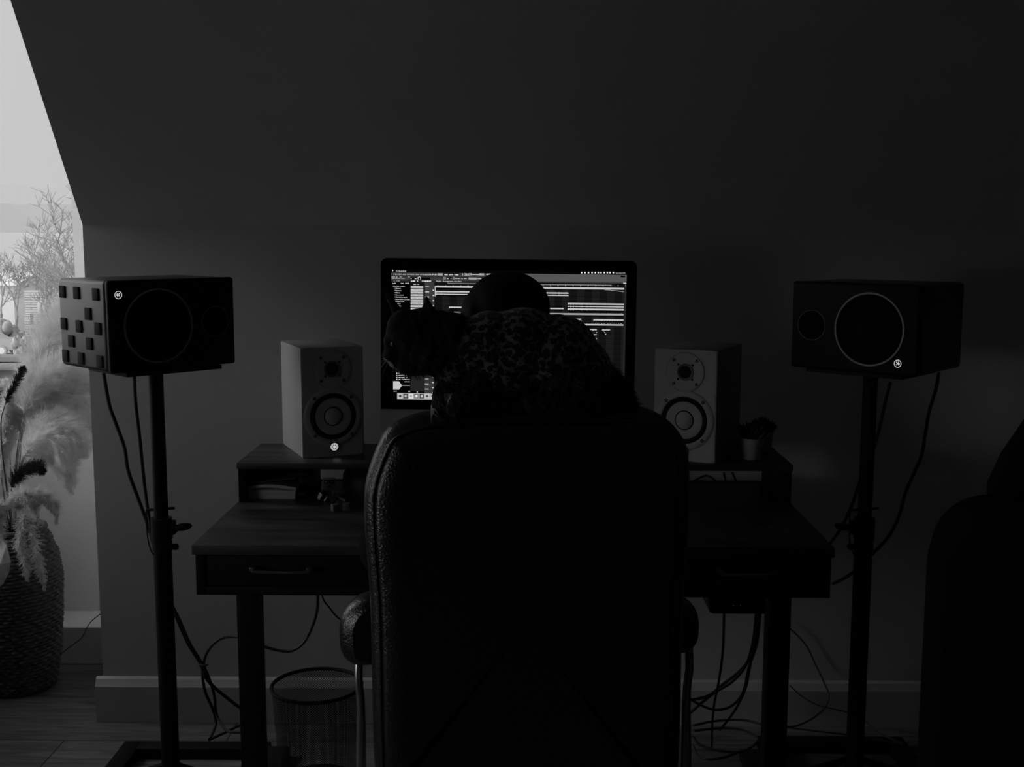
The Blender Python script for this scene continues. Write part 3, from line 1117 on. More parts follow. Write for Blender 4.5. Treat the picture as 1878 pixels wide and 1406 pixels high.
    bd.span((-0.0115, -0.0050, 0.014), (0.0115, 0.001, 0.0375), 0.001)
    bo = bd.build('badge', mat('badge_plate', 0.10, 0.5), t)
    em = MB()
    X = em
    star_emblem(em, 0.0098, 0.0)
    eo = em.build('emblem', M_led, bo, smooth=0)
    eo.location = (0.0005, -0.0056, 0.0255)
    return t


a1 = R_(24.5)
o1 = Vector((-0.570, 2.902, HZ))
white_monitor(o1 + Vector((math.cos(a1), math.sin(a1), 0)) * 0.0825, a1, 'white studio monitor with lit emblem on the left end of the desk shelf')
a2 = R_(-25.9)
o2 = Vector((0.480, 2.856, HZ))
white_monitor(o2 - Vector((math.cos(a2), math.sin(a2), 0)) * 0.0825, a2, 'white studio monitor right of the computer, partly hidden by the office chair')

# ================================================================== BLACK SPEAKERS ON STANDS


def black_speaker(corner, ang, flip, label):
    """corner: outer lower front corner; flip=+1 outer side on the left, -1 on the right"""
    t = thing('studio_speaker', label, 'speaker', corner, ang, group='black speakers on stands')
    Wd, Dp, Hh = 0.327, 0.262, 0.2135
    x0, x1 = (0, Wd) if flip > 0 else (-Wd, 0)
    sgn = flip
    MB().span((x0 + 0.001, 0.020, 0.001), (x1 - 0.001, Dp, Hh - 0.001), 0.010, seg=4).build('cabinet', M_cab, t)
    MB().span((x0, 0.0, 0), (x1, 0.019, Hh), 0.007, seg=4).build('baffle', M_baffle, t)
    wx, wz = sgn * 0.122, Hh * 0.49
    tx, tz = sgn * 0.272, Hh * 0.50
    k = MB(); disc_y(k, wx, wz, [(0.088, 0.0003), (0.0878, 0.0022), (0.0838, 0.0022), (0.0835, 0.0003)], 72)
    k.build('woofer_ring', M_ringgrey, t)
    k = MB(); disc_y(k, wx, wz, [(0.0835, 0.0006), (0.078, 0.0035), (0.072, 0.001), (0.05, 0.0006), (0.03, 0.0006)], 64)
    k.build('woofer_cone', M_cone, t)
    k = MB(); disc_y(k, wx, wz, [(0.030, 0.0006), (0.024, 0.004), (0.012, 0.007), (0.0001, 0.008)], 40)
    k.build('dust_cap', M_cone, t)
    k = MB(); disc_y(k, tx, tz, [(0.0372, 0.0003), (0.0370, 0.0014), (0.0362, 0.0014), (0.036, 0.0003)], 64)
    k.build('tweeter_ring', M_ringgrey, t)
    k = MB(); disc_y(k, tx, tz, [(0.036, 0.0006), (0.025, 0.0004), (0.014, 0.0008), (0.008, 0.003), (0.0001, 0.004)], 48)
    k.build('tweeter_dome', M_cone, t)
    # badge: ring with a little running figure, turned with the cabinet
    lx, lz = (0.024, Hh * 0.845) if flip > 0 else (-0.047, Hh * 0.135)
    b = MB()
    n = 36
    r0, r1 = 0.0078, 0.0092
    vs, fs = [], []
    for i in range(n):
        a_ = 2 * PI * i / n
        vs += [(r0 * math.cos(a_), 0, r0 * math.sin(a_)), (r1 * math.cos(a_), 0, r1 * math.sin(a_))]
    for i in range(n):
        j = (i + 1) % n
        fs.append((2 * i, 2 * i + 1, 2 * j + 1, 2 * j))
    b.raw(vs, fs)

    def stroke(p, q, w_):
        p, q = Vector((p[0], 0, p[1])), Vector((q[0], 0, q[1]))
        d = (q - p).normalized()
        s_ = Vector((-d.z, 0, d.x)) * w_ / 2
        b.raw([p - s_, q - s_, q + s_, p + s_], [(0, 1, 2, 3)])
    k = 0.001
    rot = Matrix.Rotation(R_(90) if flip > 0 else R_(-90), 2)
    def rr(p):
        v = rot @ Vector(p)
        return (v.x, v.y)
    for p, q, w_ in [((0.3, 5.2), (0.3, 2.6), 2.6), ((0, 3), (-0.6, -1), 2.6), ((-3.6, 2.4), (2.8, 2.0), 1.5), ((2.8, 2.0), (4.2, 3.8), 1.3),
                     ((-3.6, 2.4), (-4.2, 0.2), 1.3), ((-0.6, -0.6), (3.2, -1.8), 1.7), ((3.2, -1.8), (2.6, -4.8), 1.5), ((-0.6, -0.6), (-2.2, -3.2), 1.7), ((-2.2, -3.2), (-5.2, -3.2), 1.4)]:
        p, q = rr(p), rr(q)
        stroke((p[0] * k, p[1] * k), (q[0] * k, q[1] * k), w_ * k)
    e = b.build('emblem', M_led, t, smooth=0)
    e.location = (lx, -0.0012, lz)
    # rubber pads on the outer side
    s = -1 if flip > 0 else 1
    pads = [(0.245, 0.175), (0.16, 0.175), (0.062, 0.175),
            (0.105, 0.128),
            (0.245, 0.098), (0.155, 0.096), (0.058, 0.096),
            (0.200, 0.058), (0.105, 0.058),
            (0.245, 0.020), (0.152, 0.020), (0.055, 0.020)]
    if flip > 0:
        for (yy, zz) in pads:
            yy = min(yy, 0.236)
            MB().box((s * 0.0, yy, zz + 0.005), (0.005, 0.030, 0.029), 0.002).build('rubber_pad', M_rubber, t)
    return t


cL = Vector((-0.945, 2.604, 1.1135))
aL = R_(46)
black_speaker(cL, aL, 1, 'black speaker lying on its side on the left stand, rubber pads on its end')
cR = Vector((0.908, 2.657, 1.1055))
aR = R_(-42.1)
black_speaker(cR, aR, -1, 'black speaker lying on its side on the right stand, emblem at its lower edge')


def stand(px_top, px_low, Y, ztop, rz, label, flip=1):
    X = at(px_top, 800, Y).x
    t = thing('speaker_stand', label, 'speaker stand', (X, Y, 0), 0, group='tall black speaker stands')
    pl = MB().box((0.0, 0.0, ztop - 0.006), (0.25, 0.20, 0.010), 0.002, M=Matrix.Rotation(rz, 4, 'Z'))
    pl.build('top_plate', M_steel, t)
    low = at(px_low, 1380, Y).x - X
    zc = at(px_top, 965, Y).z

    def cx(z):
        return low * (1 - z / ztop) * 0.0
    MB().cyl((0, 0, zc - 0.1), (0, 0, ztop - 0.01), 0.0175).build('upper_tube', M_matte, t)
    MB().cyl((0, 0, 0.03), (0, 0, zc + 0.005), 0.0225).build('lower_tube', M_matte, t)
    cl = MB().cyl((0, 0, zc - 0.032), (0, 0, zc + 0.022), 0.026).cyl((0, 0, zc - 0.062), (0, 0, zc - 0.038), 0.0245)
    cl.box((0.026 * flip, 0, zc - 0.002), (0.018, 0.022, 0.036), 0.004)
    co_ = cl.build('collar', M_plastic, t)
    k = MB().cyl((0.03 * flip, 0, zc - 0.012), (0.036 * flip, 0, zc - 0.004), 0.008, n=16)
    k.ball(((0.054) * flip, -0.004, zc + 0.000), (0.024, 0.008, 0.010), rot=(0, -0.18 * flip, 0))
    k.cyl((0.022 * flip, 0, zc - 0.052), (0.034 * flip, 0, zc - 0.052), 0.008, n=16)
    k.ball((0.034 * flip, 0, zc - 0.052), (0.008, 0.008, 0.009), n=2)
    k.build('wing_knob', M_plastic, co_)
    MB().cyl((-0.036, 0, zc + 0.042), (0.034, 0, zc + 0.047), 0.0035, n=12).build('height_pin', M_steel, t)
    pts = smooth_path([(-0.036, 0, zc + 0.042), (-0.038, 0, zc + 0.02), (-0.036, 0, zc - 0.03), (-0.03, 0, zc - 0.06), (-0.022, 0, zc - 0.075)])
    MB().tube(pts, 0.0018).build('pin_cord', M_cable, t)
    # rectangular floor frame
    hw, y0, y1 = 0.205, -0.30, 0.245
    f = MB()
    for y in (y0, y1 - 0.05):
        f.span((-hw, y, 0), (hw, y + 0.05, 0.030), 0.003)
    f.span((-hw, y0, 0), (-hw + 0.05, y1, 0.0302), 0.003).span((hw - 0.05, y0, 0), (hw, y1, 0.0302), 0.003)
    f.span((-hw, -0.03, 0), (hw, 0.03, 0.0298), 0.003)
    f.build('base_frame', M_matte, t)
    for s in (-1, 1):
        MB().tube([(s * 0.165, -0.0, 0.028), (s * 0.02, 0, 0.075)], 0.010, n=10).build('brace', M_matte, t)
    return t, X


stL, XL = stand(290, 327, 2.80, 1.1125, R_(46), 'left black speaker stand on a rectangular floor frame')
stR, XR = stand(1592, 1572, 2.862, 1.1045, R_(-42), 'right black speaker stand, standing between the desk and the dark armchair', -1)


# ================================================================== COMPUTER
IW, IH_g = 0.65, 0.388
i_tl = at(697, 472, 2.93)
i_tr = at(1170, 478, 2.93)
ic = (i_tl + i_tr) / 2
icx = ic.x
topz = ic.z
im = thing('desktop_computer', 'large all in one computer showing music software on the desk shelf', 'computer', (icx, 3.0, HZ), R_(0))
h_all = topz - HZ                     # top above shelf
gy = -0.07                            # glass front plane, local
roll = Matrix.Translation((0, gy, h_all)) @ Matrix.Rotation(R_(0.55), 4, 'Y') @ Matrix.Rotation(R_(-1.5), 4, 'X')
# local panel frame: x right, z up, origin top centre of panel
GH, CH = 0.386, 0.066


def rrect(w, z0, z1, r, n=8):
    pts = []
    for (cx_, cz, a0) in ((w / 2 - r, z1 - r, 0), (-w / 2 + r, z1 - r, 90), (-w / 2 + r, z0 + r, 180), (w / 2 - r, z0 + r, 270)):
        for i in range(n + 1):
            a_ = R_(a0 + 90 * i / n)
            pts.append((cx_ + r * math.cos(a_), cz + r * math.sin(a_)))
    return pts


out = rrect(IW, -(GH + CH), 0, 0.017)
rings = []
for y, ins in ((0.0, 0.0), (0.005, 0.0), (0.012, 0.012), (0.022, 0.06), (0.032, 0.14)):
    ring = []
    for (x, z) in out:
        cz = -(GH + CH) / 2
        ring.append((x * (1 - ins / (IW / 2)), y, cz + (z - cz) * (1 - ins / ((GH + CH) / 2))))
    rings.append(ring)
MB().loft(rings, M=roll).build('housing', M_alu, im)
# glass: top corners rounded, bottom straight
g_out = [p for p in rrect(IW - 0.002, -GH, -0.001, 0.016) if p[1] > -GH / 2] + [(-(IW - 0.002) / 2, -GH), ((IW - 0.002) / 2, -GH)]
MB().prism(g_out, 'y', -0.0015, 0.0005, M=roll).build('glass_front', M_blackglass, im, smooth=0)
# stand
ft = MB().span((-0.10, -0.085, 0), (0.10, 0.085, 0.006), 0.002)
ft.prism([(-0.055, 0.10), (0.055, 0.10), (0.075, 0.0), (-0.075, 0.0)], 'y', 0.045, 0.053)
ft.prism([(-0.055, 0.10), (0.055, 0.10), (0.055, 0.26), (-0.055, 0.26)], 'y', -0.03, 0.0)
ft.raw([(-0.055, 0.045, 0.10), (0.055, 0.045, 0.10), (0.055, -0.01, 0.26), (-0.055, -0.01, 0.26), (-0.055, 0.053, 0.10), (0.055, 0.053, 0.10), (0.055, 0.0, 0.26), (-0.055, 0.0, 0.26)],
       [(0, 1, 2, 3), (7, 6, 5, 4), (0, 3, 7, 4), (1, 5, 6, 2), (3, 2, 6, 7), (0, 4, 5, 1)])
ft.build('foot', M_alu, im)
MB().cyl((-0.2 * 0, gy + 0.0, h_all), (0.0, gy + 0.001, h_all), 0.0001, n=4)

# screen contents; UI is laid out on a 432 x 240 grid of the display (u right, v down)
SW = 0.597
SC_ = SW / 432.0
S_X0 = -SW / 2 + 0.0015
S_Z0 = -0.0290
LV = {0: 4, 1: 18, 2: 36, 3: 58, 4: 85, 5: 120, 6: 165, 7: 195, 8: 225, 9: 27}
UIM = {k: emis('screen_tone_%s' % 'abcdefghij'[k], v) for k, v in LV.items()}
keys = sorted(UIM)
ui = MB()
SLOPE = 0.0125


def u_(px):
    return (px - 718.0)


def v_(px, py):
    return py - (px - 718.0) * SLOPE - 491.5


def q_(u, v, d):
    return (S_X0 + u * SC_, -0.0017 - 0.00004 * d, S_Z0 - v * SC_)


def ur(x0, y0, x1, y1, lvl, d=2):
    """rectangle by its place in the photo"""
    v0 = v_((x0 + x1) / 2 if x1 - x0 < 60 else x0, y0)
    v1 = v0 + (y1 - y0)
    ui.raw([q_(u_(x0), v1, d), q_(u_(x1), v1, d), q_(u_(x1), v0, d), q_(u_(x0), v0, d)], [(0, 1, 2, 3)], M=roll, mi=lvl)


def udash(x0, x1, y, h, lvl, seed, d=4, gap=0.25, step=(1.2, 3.5)):
    r = random.Random(seed)
    x = x0
    while x < x1:
        w_ = r.uniform(*step)
        if r.random() > gap:
            ur(x, y - h / 2 + r.uniform(-.2, .2), min(x + w_, x1), y + h / 2 + r.uniform(-.2, .2), lvl, d)
        x += w_ + (0.5 if r.random() < 0.5 else 0)


def yy(x, y):
    return y


# base dark
ui.raw([q_(0, 240, 0), q_(432, 240, 0), q_(432, 0, 0), q_(0, 0, 0)], [(0, 1, 2, 3)], M=roll, mi=0)
S = lambda x, y: y + (x - 718) * 0   # readability
rc = ur
# top menu bar items on the right
for k in [1066.5, 1072.7, 1079, 1085.5, 1091.5, 1097, 1102, 1108, 1113.5, 1118.5, 1124.5]:
    ur(k - 1.3, 496.6, k + 1.3, 499.4, 8, 4)
# app toolbar
rc(717.5, 497, 1149, 512.5, 3, 1)
rc(958, 499.8, 1149, 513.4, 4, 2)
rc(1138, 503.5, 1146, 506.5, 0, 5)
rc(718, 503.8, 890, 505.2, 2, 3)
rc(780.5, 499.8, 785.8, 503, 5, 3)
rc(802.5, 499.2, 811.8, 503, 6, 3)
rc(879, 499.2, 888, 503, 6, 3)
rc(892, 499.8, 900, 502, 7, 3)
rc(752, 506.2, 789, 510.5, 0, 3)
for x in (788.6, 793.8, 799.2):
    rc(x - 1, 499.8, x + 1, 501.8, 7, 4)
rc(813, 498.8, 842, 503.4, 1, 2.5)
udash(815, 841, 501.5, 2.2, 7, 2)
rc(863, 500.8, 879, 502.0, 7, 4)
rc(813, 505.5, 818, 510.5, 5, 3); rc(830, 505.5, 834.5, 510.5, 5, 3)
rc(819, 506, 829, 510, 1, 2.5); udash(820, 828, 508.2, 1.8, 7, 5)
udash(835, 856, 508.3, 1.6, 7, 6)
rc(859.5, 506, 875, 510.2, 6, 3)
udash(876, 884, 508.3, 2.2, 7, 8)
rc(717.5, 511.4, 905, 514.8, 2, 2)
udash(718, 752, 505.6, 1.2, 7, 9); udash(718, 744, 508.1, 1.2, 6, 10)
udash(722, 733, 512.8, 0.9, 6, 11); udash(754, 794, 513.2, 2.2, 8, 12)
udash(753, 764, 508.3, 1.2, 8, 13)
# browser
rc(718, 515, 751.5, 560, 0, 3)
rc(718, 560, 751.5, 740 - 20, 0, 3)
udash(720, 751, 517.3, 1.6, 7, 14, gap=0.45)
# channel picker
rc(752, 515, 779, 716, 1, 2)
udash(755, 776, 519, 1.4, 7, 15, gap=0.6)
for i in range(10):
    y0 = 522.2 + i * 5.03
    rc(753.4, y0, 776.2, y0 + 3.6, 7, 4)
    rc(753.4, y0 + 3.6, 776.2, y0 + 5.03, 3, 4)
    udash(756, 775, y0 + 1.9, 0.6, 5, 100 + i, d=5, gap=0.4)
# track name column
rc(779.5, 515, 797, 724, 3, 3)
for i in range(22):
    y = 523.4 + i * 9.45
    rc(780, y - 1.0, 787, y + 1.0, 7 if i % 5 else 6, 5)
    rc(793.6, y + 5.6, 796, y + 7.6, 8, 5)
# playlist area
rc(797.5, 515, 1146, 724, 0, 2)
rc(797.5, 515.2, 1149, 521.5, 1, 3)
rc(821, 516.3, 1122, 518.2, 5, 4)
for i in range(26):
    x = 803 + i * 13.75
    rc(x, 521.0, x + 1.4, 522.2, 7, 5)
gx = 797.5
for i in range(26):
    rc(gx + i * 13.75, 528, min(gx + (i + 1) * 13.75, 1146), 724, 9 if i % 2 else 1, 3)
for i in range(20):
    y = 538 + i * 9.6
    rc(797.5, y, 1146, y + 0.5, 0, 3.5)
rc(797.6, 522, 799.0, 541, 7, 5)


def bar(x0, x1, y0, y1, lvl=7, seed=0, jag=True):
    rc(x0, y0 - 0.7, x1, y1 + (2.4 if jag else 0.8), 0, 4)
    rc(x0, y0, x1, y1, lvl, 5)
    if jag:
        r = random.Random(seed + int(x0))
        x = x0
        while x < x1 - 2:
            w_ = r.uniform(0.8, 2.2)
            rc(x, y1, x + w_, y1 + r.uniform(0.2, 0.9), lvl, 5)
            x += w_ + r.uniform(1, 5)


# rows that run over the whole arrangement (y given at the right edge, x up to 1145)
k = SLOPE


def row(x0, x1, yr, h, lvl=7, jag=True, seed=1):
    """yr: height of the row at px 1040"""
    y = yr + (x0 - 1040) * k * (1 if x1 - x0 >= 60 else 0) + ((x0 + x1) / 2 - 1040) * k * (0 if x1 - x0 >= 60 else 1)
    bar(x0, x1, y, y + h, lvl, seed, jag)


row(799, 1145, 524.6, 3.2, 7, False)
row(799, 1043, 534.2, 2.4); row(799, 1043, 539.0, 1.7)
row(1042, 1145, 553.2, 2.8); row(1042, 1145, 558.6, 1.7); row(1042, 1145, 563.0, 3.0, 7)
row(824, 1035, 562.5, 2.4)
row(833, 1145, 571.8, 3.2, 6)
row(833, 940, 581.5, 2.0); row(960, 1032, 581.0, 1.5)
row(1042, 1055.5, 581.8, 2.6); row(1058.5, 1067, 581.8, 2.6); row(1089.5, 1145, 582.2, 2.6)
row(833, 1145, 591.4, 2.5)
row(1058, 1096, 600.6, 1.8); row(1106, 1120.5, 600.8, 1.8)
row(1071, 1080, 610.0, 1.6); row(1085, 1096, 610.0, 1.8); row(1083, 1093, 619.0, 2.4)
for (x, y) in [(1108, 604), (1110, 607), (1112, 610), (1079, 605), (1082, 608), (1095, 607), (1095, 618), (1084, 628), (1088, 628), (1067, 607), (1071, 602)]:
    rc(x, y, x + 1.6, y + 1.2, 8, 6)
for i in range(22):
    x = 1043 + i * 4.7
    if not 1068 < x < 1088:
        rc(x, 585.6, x + 2.4, 586.6, 5, 6)
# volume curve
for i in range(12):
    x = 1109 + i * 3
    rc(x, 529 + 0.035 * (i * 3) ** 1.32, x + 3.2, 529.8 + 0.035 * (i * 3) ** 1.32, 6, 6)
rc(1145.5, 514, 1149, 724, 2, 4)
rc(1143, 516, 1148.5, 518.5, 7, 5)
# lower left of the browser
for i, y in enumerate([683, 687.2, 691, 694.6]):
    rc(727, y - 1, 729, y + 1, 7, 5)
    udash(731, 752 if i == 3 else 748, y, 1.4, 7, 200 + i, gap=0.12)
udash(742, 752, 698.8, 1.2, 7, 205, gap=0.1)
tagp = [(721.2, 697.8), (732, 697.8), (737.5, 705.5), (732, 713.5), (721.2, 713.5)]
ui.raw([q_(u_(x), v_(728, y), 6) for x, y in tagp][::-1], [(0, 1, 2, 3, 4)], M=roll, mi=7)
rc(737, 705.2, 752.5, 706.2, 6, 6)
udash(722, 728, 716.2, 1.1, 7, 206, gap=0.05)
rc(754, 689, 779, 716.5, 2, 4)
rc(765, 717, 767, 718.4, 8, 5); rc(749.5, 715.6, 752.5, 717.6, 7, 5)
# dock
rc(728.5, 719.4, 1139, 731.4, 6, 7)
dock = [(735, 1), (744.2, 0), (754, 3), (764.3, 2), (774.3, 0), (784.5, 4)]
for i in range(41):
    x = 734.3 + i * 10.0
    if x > 1134:
        break
    lv = [7, 3, 8, 5, 3, 7][i % 6]
    rc(x - 4.0, 721.2, x + 4.0, 729.8, lv, 8)
    lv2 = [3, 6, 6, 8, 7, 4][i % 6]
    y0 = v_(x, 725.5)
    n = 16
    ui.raw([q_(u_(x) + 2.5 * math.cos(2 * PI * j / n), y0 + 2.5 * math.sin(2 * PI * j / n), 9) for j in range(n)][::-1], [tuple(range(n))], M=roll, mi=lv2)
scr = ui.build('screen', [UIM[k_] for k_ in keys], im, smooth=0)


def text(s, px, py, size, lvl, parent, d=7):
    cu = bpy.data.curves.new('t', 'FONT')
    cu.body = s
    cu.size = size * SC_
    cu.fill_mode = 'FRONT'
    o = bpy.data.objects.new('t', cu)
    C.objects.link(o)
    dg = bpy.context.evaluated_depsgraph_get()
    me = bpy.data.meshes.new_from_object(o.evaluated_get(dg))
    bpy.data.objects.remove(o)
    x, y, z = q_(u_(px), v_(px, py), d)
    X = roll @ Matrix.Translation((x, y, z)) @ Matrix.Rotation(R_(90), 4, 'X')
    me.transform(X)
    o = obj_from_mesh('screen_text', me, UIM[lvl], parent)
    return o


text('FL Studio', 726, 496.0, 3.6, 8, scr)
text('Edit', 739.5, 496.1, 3.6, 8, scr)
ui2 = text('\u2022', 718.6, 497, 9, 8, scr)
text('FILE  EDIT  ADD  PATTERNS  VIEW  OPTIONS  TOOLS  HELP', 724, 501.6, 2.9, 8, scr)
text('\u2022 \u2022 \u2022', 718, 502, 5, 8, scr)
text('1:26:07', 847, 503.0, 6.2, 8, scr)
text('Playlist - Arrangement \u203a Kick Perc', 800, 514.3, 3.4, 8, scr)
text('Thu 4 Nov 13:41', 1128.5, 499.6, 2.6, 8, scr)
for i, (s, x) in enumerate([('Current project', 721), ('History', 725), ('Patterns', 725), ('Effects', 725), ('Generators', 725), ('Channel presets', 725), ('Automation presets', 725), ('Project data', 725), ('Backup', 725), ('Samples', 725), ('Speech', 725)]):
    text('\u2022 ' + s, x - 2, 523.4 + i * 4.0, 3.3, 8, scr)
# knob arc
for i in range(9):
    a_ = R_(-40 + i * 32)
    x, y = 769.0 + 2.6 * math.cos(a_), 508.0 - 2.6 * math.sin(a_)
# (drawn as separate small mesh)
kn = MB()
for i in range(10):
    a0, a1_ = R_(-50 + i * 28), R_(-50 + (i + 1) * 28)
    P = []
    for (a_, r_) in ((a0, 2.1), (a1_, 2.1), (a1_, 3.1), (a0, 3.1)):
        P.append(q_(u_(769.0) + r_ * math.cos(a_), v_(769, 508.0) - r_ * math.sin(a_), 8))
    kn.raw(P, [(0, 1, 2, 3)], M=roll)
kn.build('screen_knob', UIM[8], scr, smooth=0)

# ================================================================== POTTED PLANTS


def plant(px, py, Y, r_top, h, label, seed, spread):
    p = at(px, py, Y)
    t = thing('potted_plant', label, 'plant', (p.x, Y, HZ), group='small plants on the desk shelf')
    MB().lathe([(0.0, 0), (r_top * 0.76, 0), (r_top * 0.80, 0.003), (r_top * 0.98, h - 0.006), (r_top, h - 0.006), (r_top, h), (r_top * 0.9, h), (r_top * 0.86, h - 0.010), (0, h - 0.011)], 36).build('pot', M_pot, t)
    b = MB()
    r = random.Random(seed)
    for i in range(95):
        ph = r.uniform(0, 2 * PI)
        el = math.acos(r.uniform(0.02, 1))
        L = spread * r.uniform(0.7, 1.1)
        d = Vector((math.sin(el) * math.cos(ph), math.sin(el) * math.sin(ph), math.cos(el) * 0.85 + 0.12))
        p0 = Vector((d.x * 0.004, d.y * 0.004, h - 0.004))
        pts = [p0, p0 + d * L * 0.45, p0 + d * L * 0.8 + Vector((0, 0, 0.004)), p0 + d * L + Vector((0, 0, 0.008))]
        b.tube(pts, 0.0035, n=5, taper=lambda q: [0.8, 1.25, 1.0, 0.02][min(3, int(q * 3 + 0.01))])
    b.build('leaves', M_leaf, t)
    return t


plant(1377, 830, 2.93, 0.0325, 0.055, 'potted succulent in a white pot nearest the right end of the shelf', 3, 0.042)
plant(1397, 825, 3.03, 0.030, 0.055, 'potted succulent in a white pot standing behind the front one', 5, 0.036)

# ================================================================== OFFICE CHAIR
CY = 1.70
chc = at(965.5, 900, CY)
ch = thing('office_chair', 'black leather office chair seen from behind, cat lying on its back', 'chair', (chc.x, 1.95, 0))


def cl(px, py, Y=CY):
    v = at(px, py, Y)
    return Vector((v.x - chc.x, v.y - 1.95, v.z))


# backrest silhouette (half outline from top centre going left, in metres, mirrored)
raw = [(965, 746), (900, 746.5), (850, 750), (800, 755), (770, 760), (745, 767), (718, 780), (701, 796), (689, 819), (678, 847), (669, 876), (664, 905), (663.5, 950), (666, 1000), (671, 1060), (675, 1120), (677, 1200), (679, 1300), (682, 1400), (690, 1440), (720, 1470), (800, 1480), (900, 1483), (965, 1484)]
half = [cl(x, y) for x, y in raw]
half = smooth_path(half, 3)
cxm = 0.0
hl = [(min(p.x, -0.0), p.z) for p in half]
rawr = [(965, 746), (1040, 746), (1100, 746), (1160, 747), (1195, 755), (1222, 770), (1241, 787), (1256, 808), (1264, 828), (1268, 860), (1269, 905), (1268, 950), (1266, 1000), (1261, 1060), (1257, 1120), (1254, 1200), (1252, 1300), (1249, 1400), (1241, 1440), (1211, 1470), (1131, 1480), (1031, 1483), (965, 1484)]
hr = [(max(p.x, 0.0), p.z) for p in smooth_path([cl(x, y) for x, y in rawr], 3)]
outl = hl + hr[::-1][1:-1]
zc_ = 0.85


def outline(ins, y, dz=0):
    """inset the outline by ins metres"""
    n = len(outl)
    ring = []
    for i in range(n):
        x0, z0 = outl[(i - 1) % n]
        x1, z1 = outl[(i + 1) % n]
        t_ = Vector((x1 - x0, z1 - z0))
        if t_.length < 1e-7:
            t_ = Vector((1, 0))
        t_.normalize()
        nrm = Vector((t_.y, -t_.x))
        c_ = Vector((0 - outl[i][0], zc_ - outl[i][1]))
        if nrm.dot(c_) < 0:
            nrm = -nrm
        ring.append((outl[i][0] + nrm.x * ins, y, outl[i][1] + nrm.y * ins + dz))
    return ring


def shrunk(ring, k_, dy=0.0):
    return [(x * k_, y + dy, zc_ + (z - zc_) * k_) for x, y, z in ring]


y0 = CY - 1.95
cush = [outline(0.05, y0 - 0.004), outline(0.022, y0 - 0.006), outline(0.006, y0 + 0.006), outline(0.0, y0 + 0.026), outline(0.002, y0 + 0.045), outline(0.012, y0 + 0.068), outline(0.035, y0 + 0.088), outline(0.08, y0 + 0.10), outline(0.14, y0 + 0.095)]
cush = [shrunk(cush[0], 0.2), shrunk(cush[0], 0.6)] + cush + [shrunk(cush[-1], 0.5), shrunk(cush[-1], 0.1)]
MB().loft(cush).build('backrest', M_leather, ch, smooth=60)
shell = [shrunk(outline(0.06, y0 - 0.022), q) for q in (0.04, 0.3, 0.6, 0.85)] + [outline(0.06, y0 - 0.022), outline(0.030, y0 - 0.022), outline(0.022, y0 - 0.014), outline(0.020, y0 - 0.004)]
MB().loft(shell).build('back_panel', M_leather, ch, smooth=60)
pp = [Vector(p) for p in outline(0.019, y0 - 0.011)]
MB().tube(pp + [pp[0]], 0.003, n=8).build('piping', M_leather, ch)
# lumbar stitch lines on the front are hidden; seat cushion
seat = []
for (z, ins) in ((0.44, 0.02), (0.455, 0.0), (0.50, 0.0), (0.53, 0.012), (0.545, 0.05), (0.548, 0.10)):
    ring = []
    for (x, y) in rrect(0.52 - 2 * ins, -0.25 + ins, 0.25 - ins, 0.07, 6):
        ring.append((x, y + 0.06, z))
    seat.append(ring)
MB().loft(seat).build('seat', M_leather, ch, smooth=60)
MB().span((-0.03, y0 - 0.01, 0.42), (0.03, y0 + 0.04, 0.7), 0.004).build('back_bracket', M_steel, ch)
for s in (-1, 1):
    # padded arm: rounded end towards the camera
    if s < 0:
        ax0, zt, zb_ = cl(617, 1160, 1.80).x, cl(640, 1096, 1.80).z, cl(640, 1226, 1.80).z
    else:
        ax0, zt, zb_ = cl(1287, 1160, 1.80).x, cl(1260, 1098, 1.80).z, cl(1260, 1204, 1.80).z
    wdt = 0.085
    rings = []
    for (y, k_) in ((-0.158, 0.35), (-0.150, 0.75), (-0.135, 0.95), (-0.11, 1.0), (0.05, 0.98), (0.16, 0.92), (0.20, 0.75), (0.215, 0.4)):
        ring = []
        xo = abs(ax0)
        cx_, cz = xo - wdt / 2, (zt + zb_) / 2
        for i in range(28):
            a_ = 2 * PI * i / 28
            ca, sa = math.cos(a_), math.sin(a_)
            e_ = 0.75
            x = cx_ + math.copysign(abs(ca) ** e_, ca) * wdt / 2 * k_
            pz = (zt - zb_) / 2
            z = cz + math.copysign(abs(sa) ** (0.95 if sa > 0 else 0.6), sa) * pz * (0.6 + 0.4 * k_)
            if sa > 0:      # narrows towards the top
                x = x - 0.018 * sa * sa
            fwd_ = max(0.0, y + 0.11)
            z = z - fwd_ * (0.30 if sa > 0 else 0.08)
            x = x - fwd_ * 0.05
            ring.append((s * x, y, z))
        rings.append(ring)
    ap = MB().loft(rings).build('arm_pad', M_leather, ch, smooth=60)
    zz = zb_
    xi = cl(657, 1300, 1.82).x if s < 0 else cl(1264, 1300, 1.82).x
    fr = MB()
    fr.tube(smooth_path([(xi + 0.012 * -s * -1 * 0, -0.10, zz + 0.02), (xi + s * 0.001, -0.115, zz - 0.03), (xi - s * 0.003, -0.118, zz - 0.08), (xi - s * 0.0, -0.11, 0.52), (xi - s * 0.015, -0.05, 0.46), (xi - s * 0.04, 0.05, 0.445)]), 0.007, n=12)
    fr.tube(smooth_path([(xi, 0.12, zz + 0.02), (xi + s * 0.002, 0.14, 0.58), (xi, 0.13, 0.50), (xi - s * 0.04, 0.05, 0.445)]), 0.007, n=12)
    fr.build('arm_frame', M_chrome, ch)
    MB().span((xi - s * 0.004 - 0.004, -0.125, 0.47), (xi - s * 0.004 + 0.004, -0.10, zz - 0.09), 0.002).build('arm_plate', M_chrome, ch)
MB().cyl((0, 0.05, 0.10), (0, 0.05, 0.44), 0.028).cyl((0, 0.05, 0.40), (0, 0.05, 0.45), 0.07).build('gas_column', M_steel, ch)
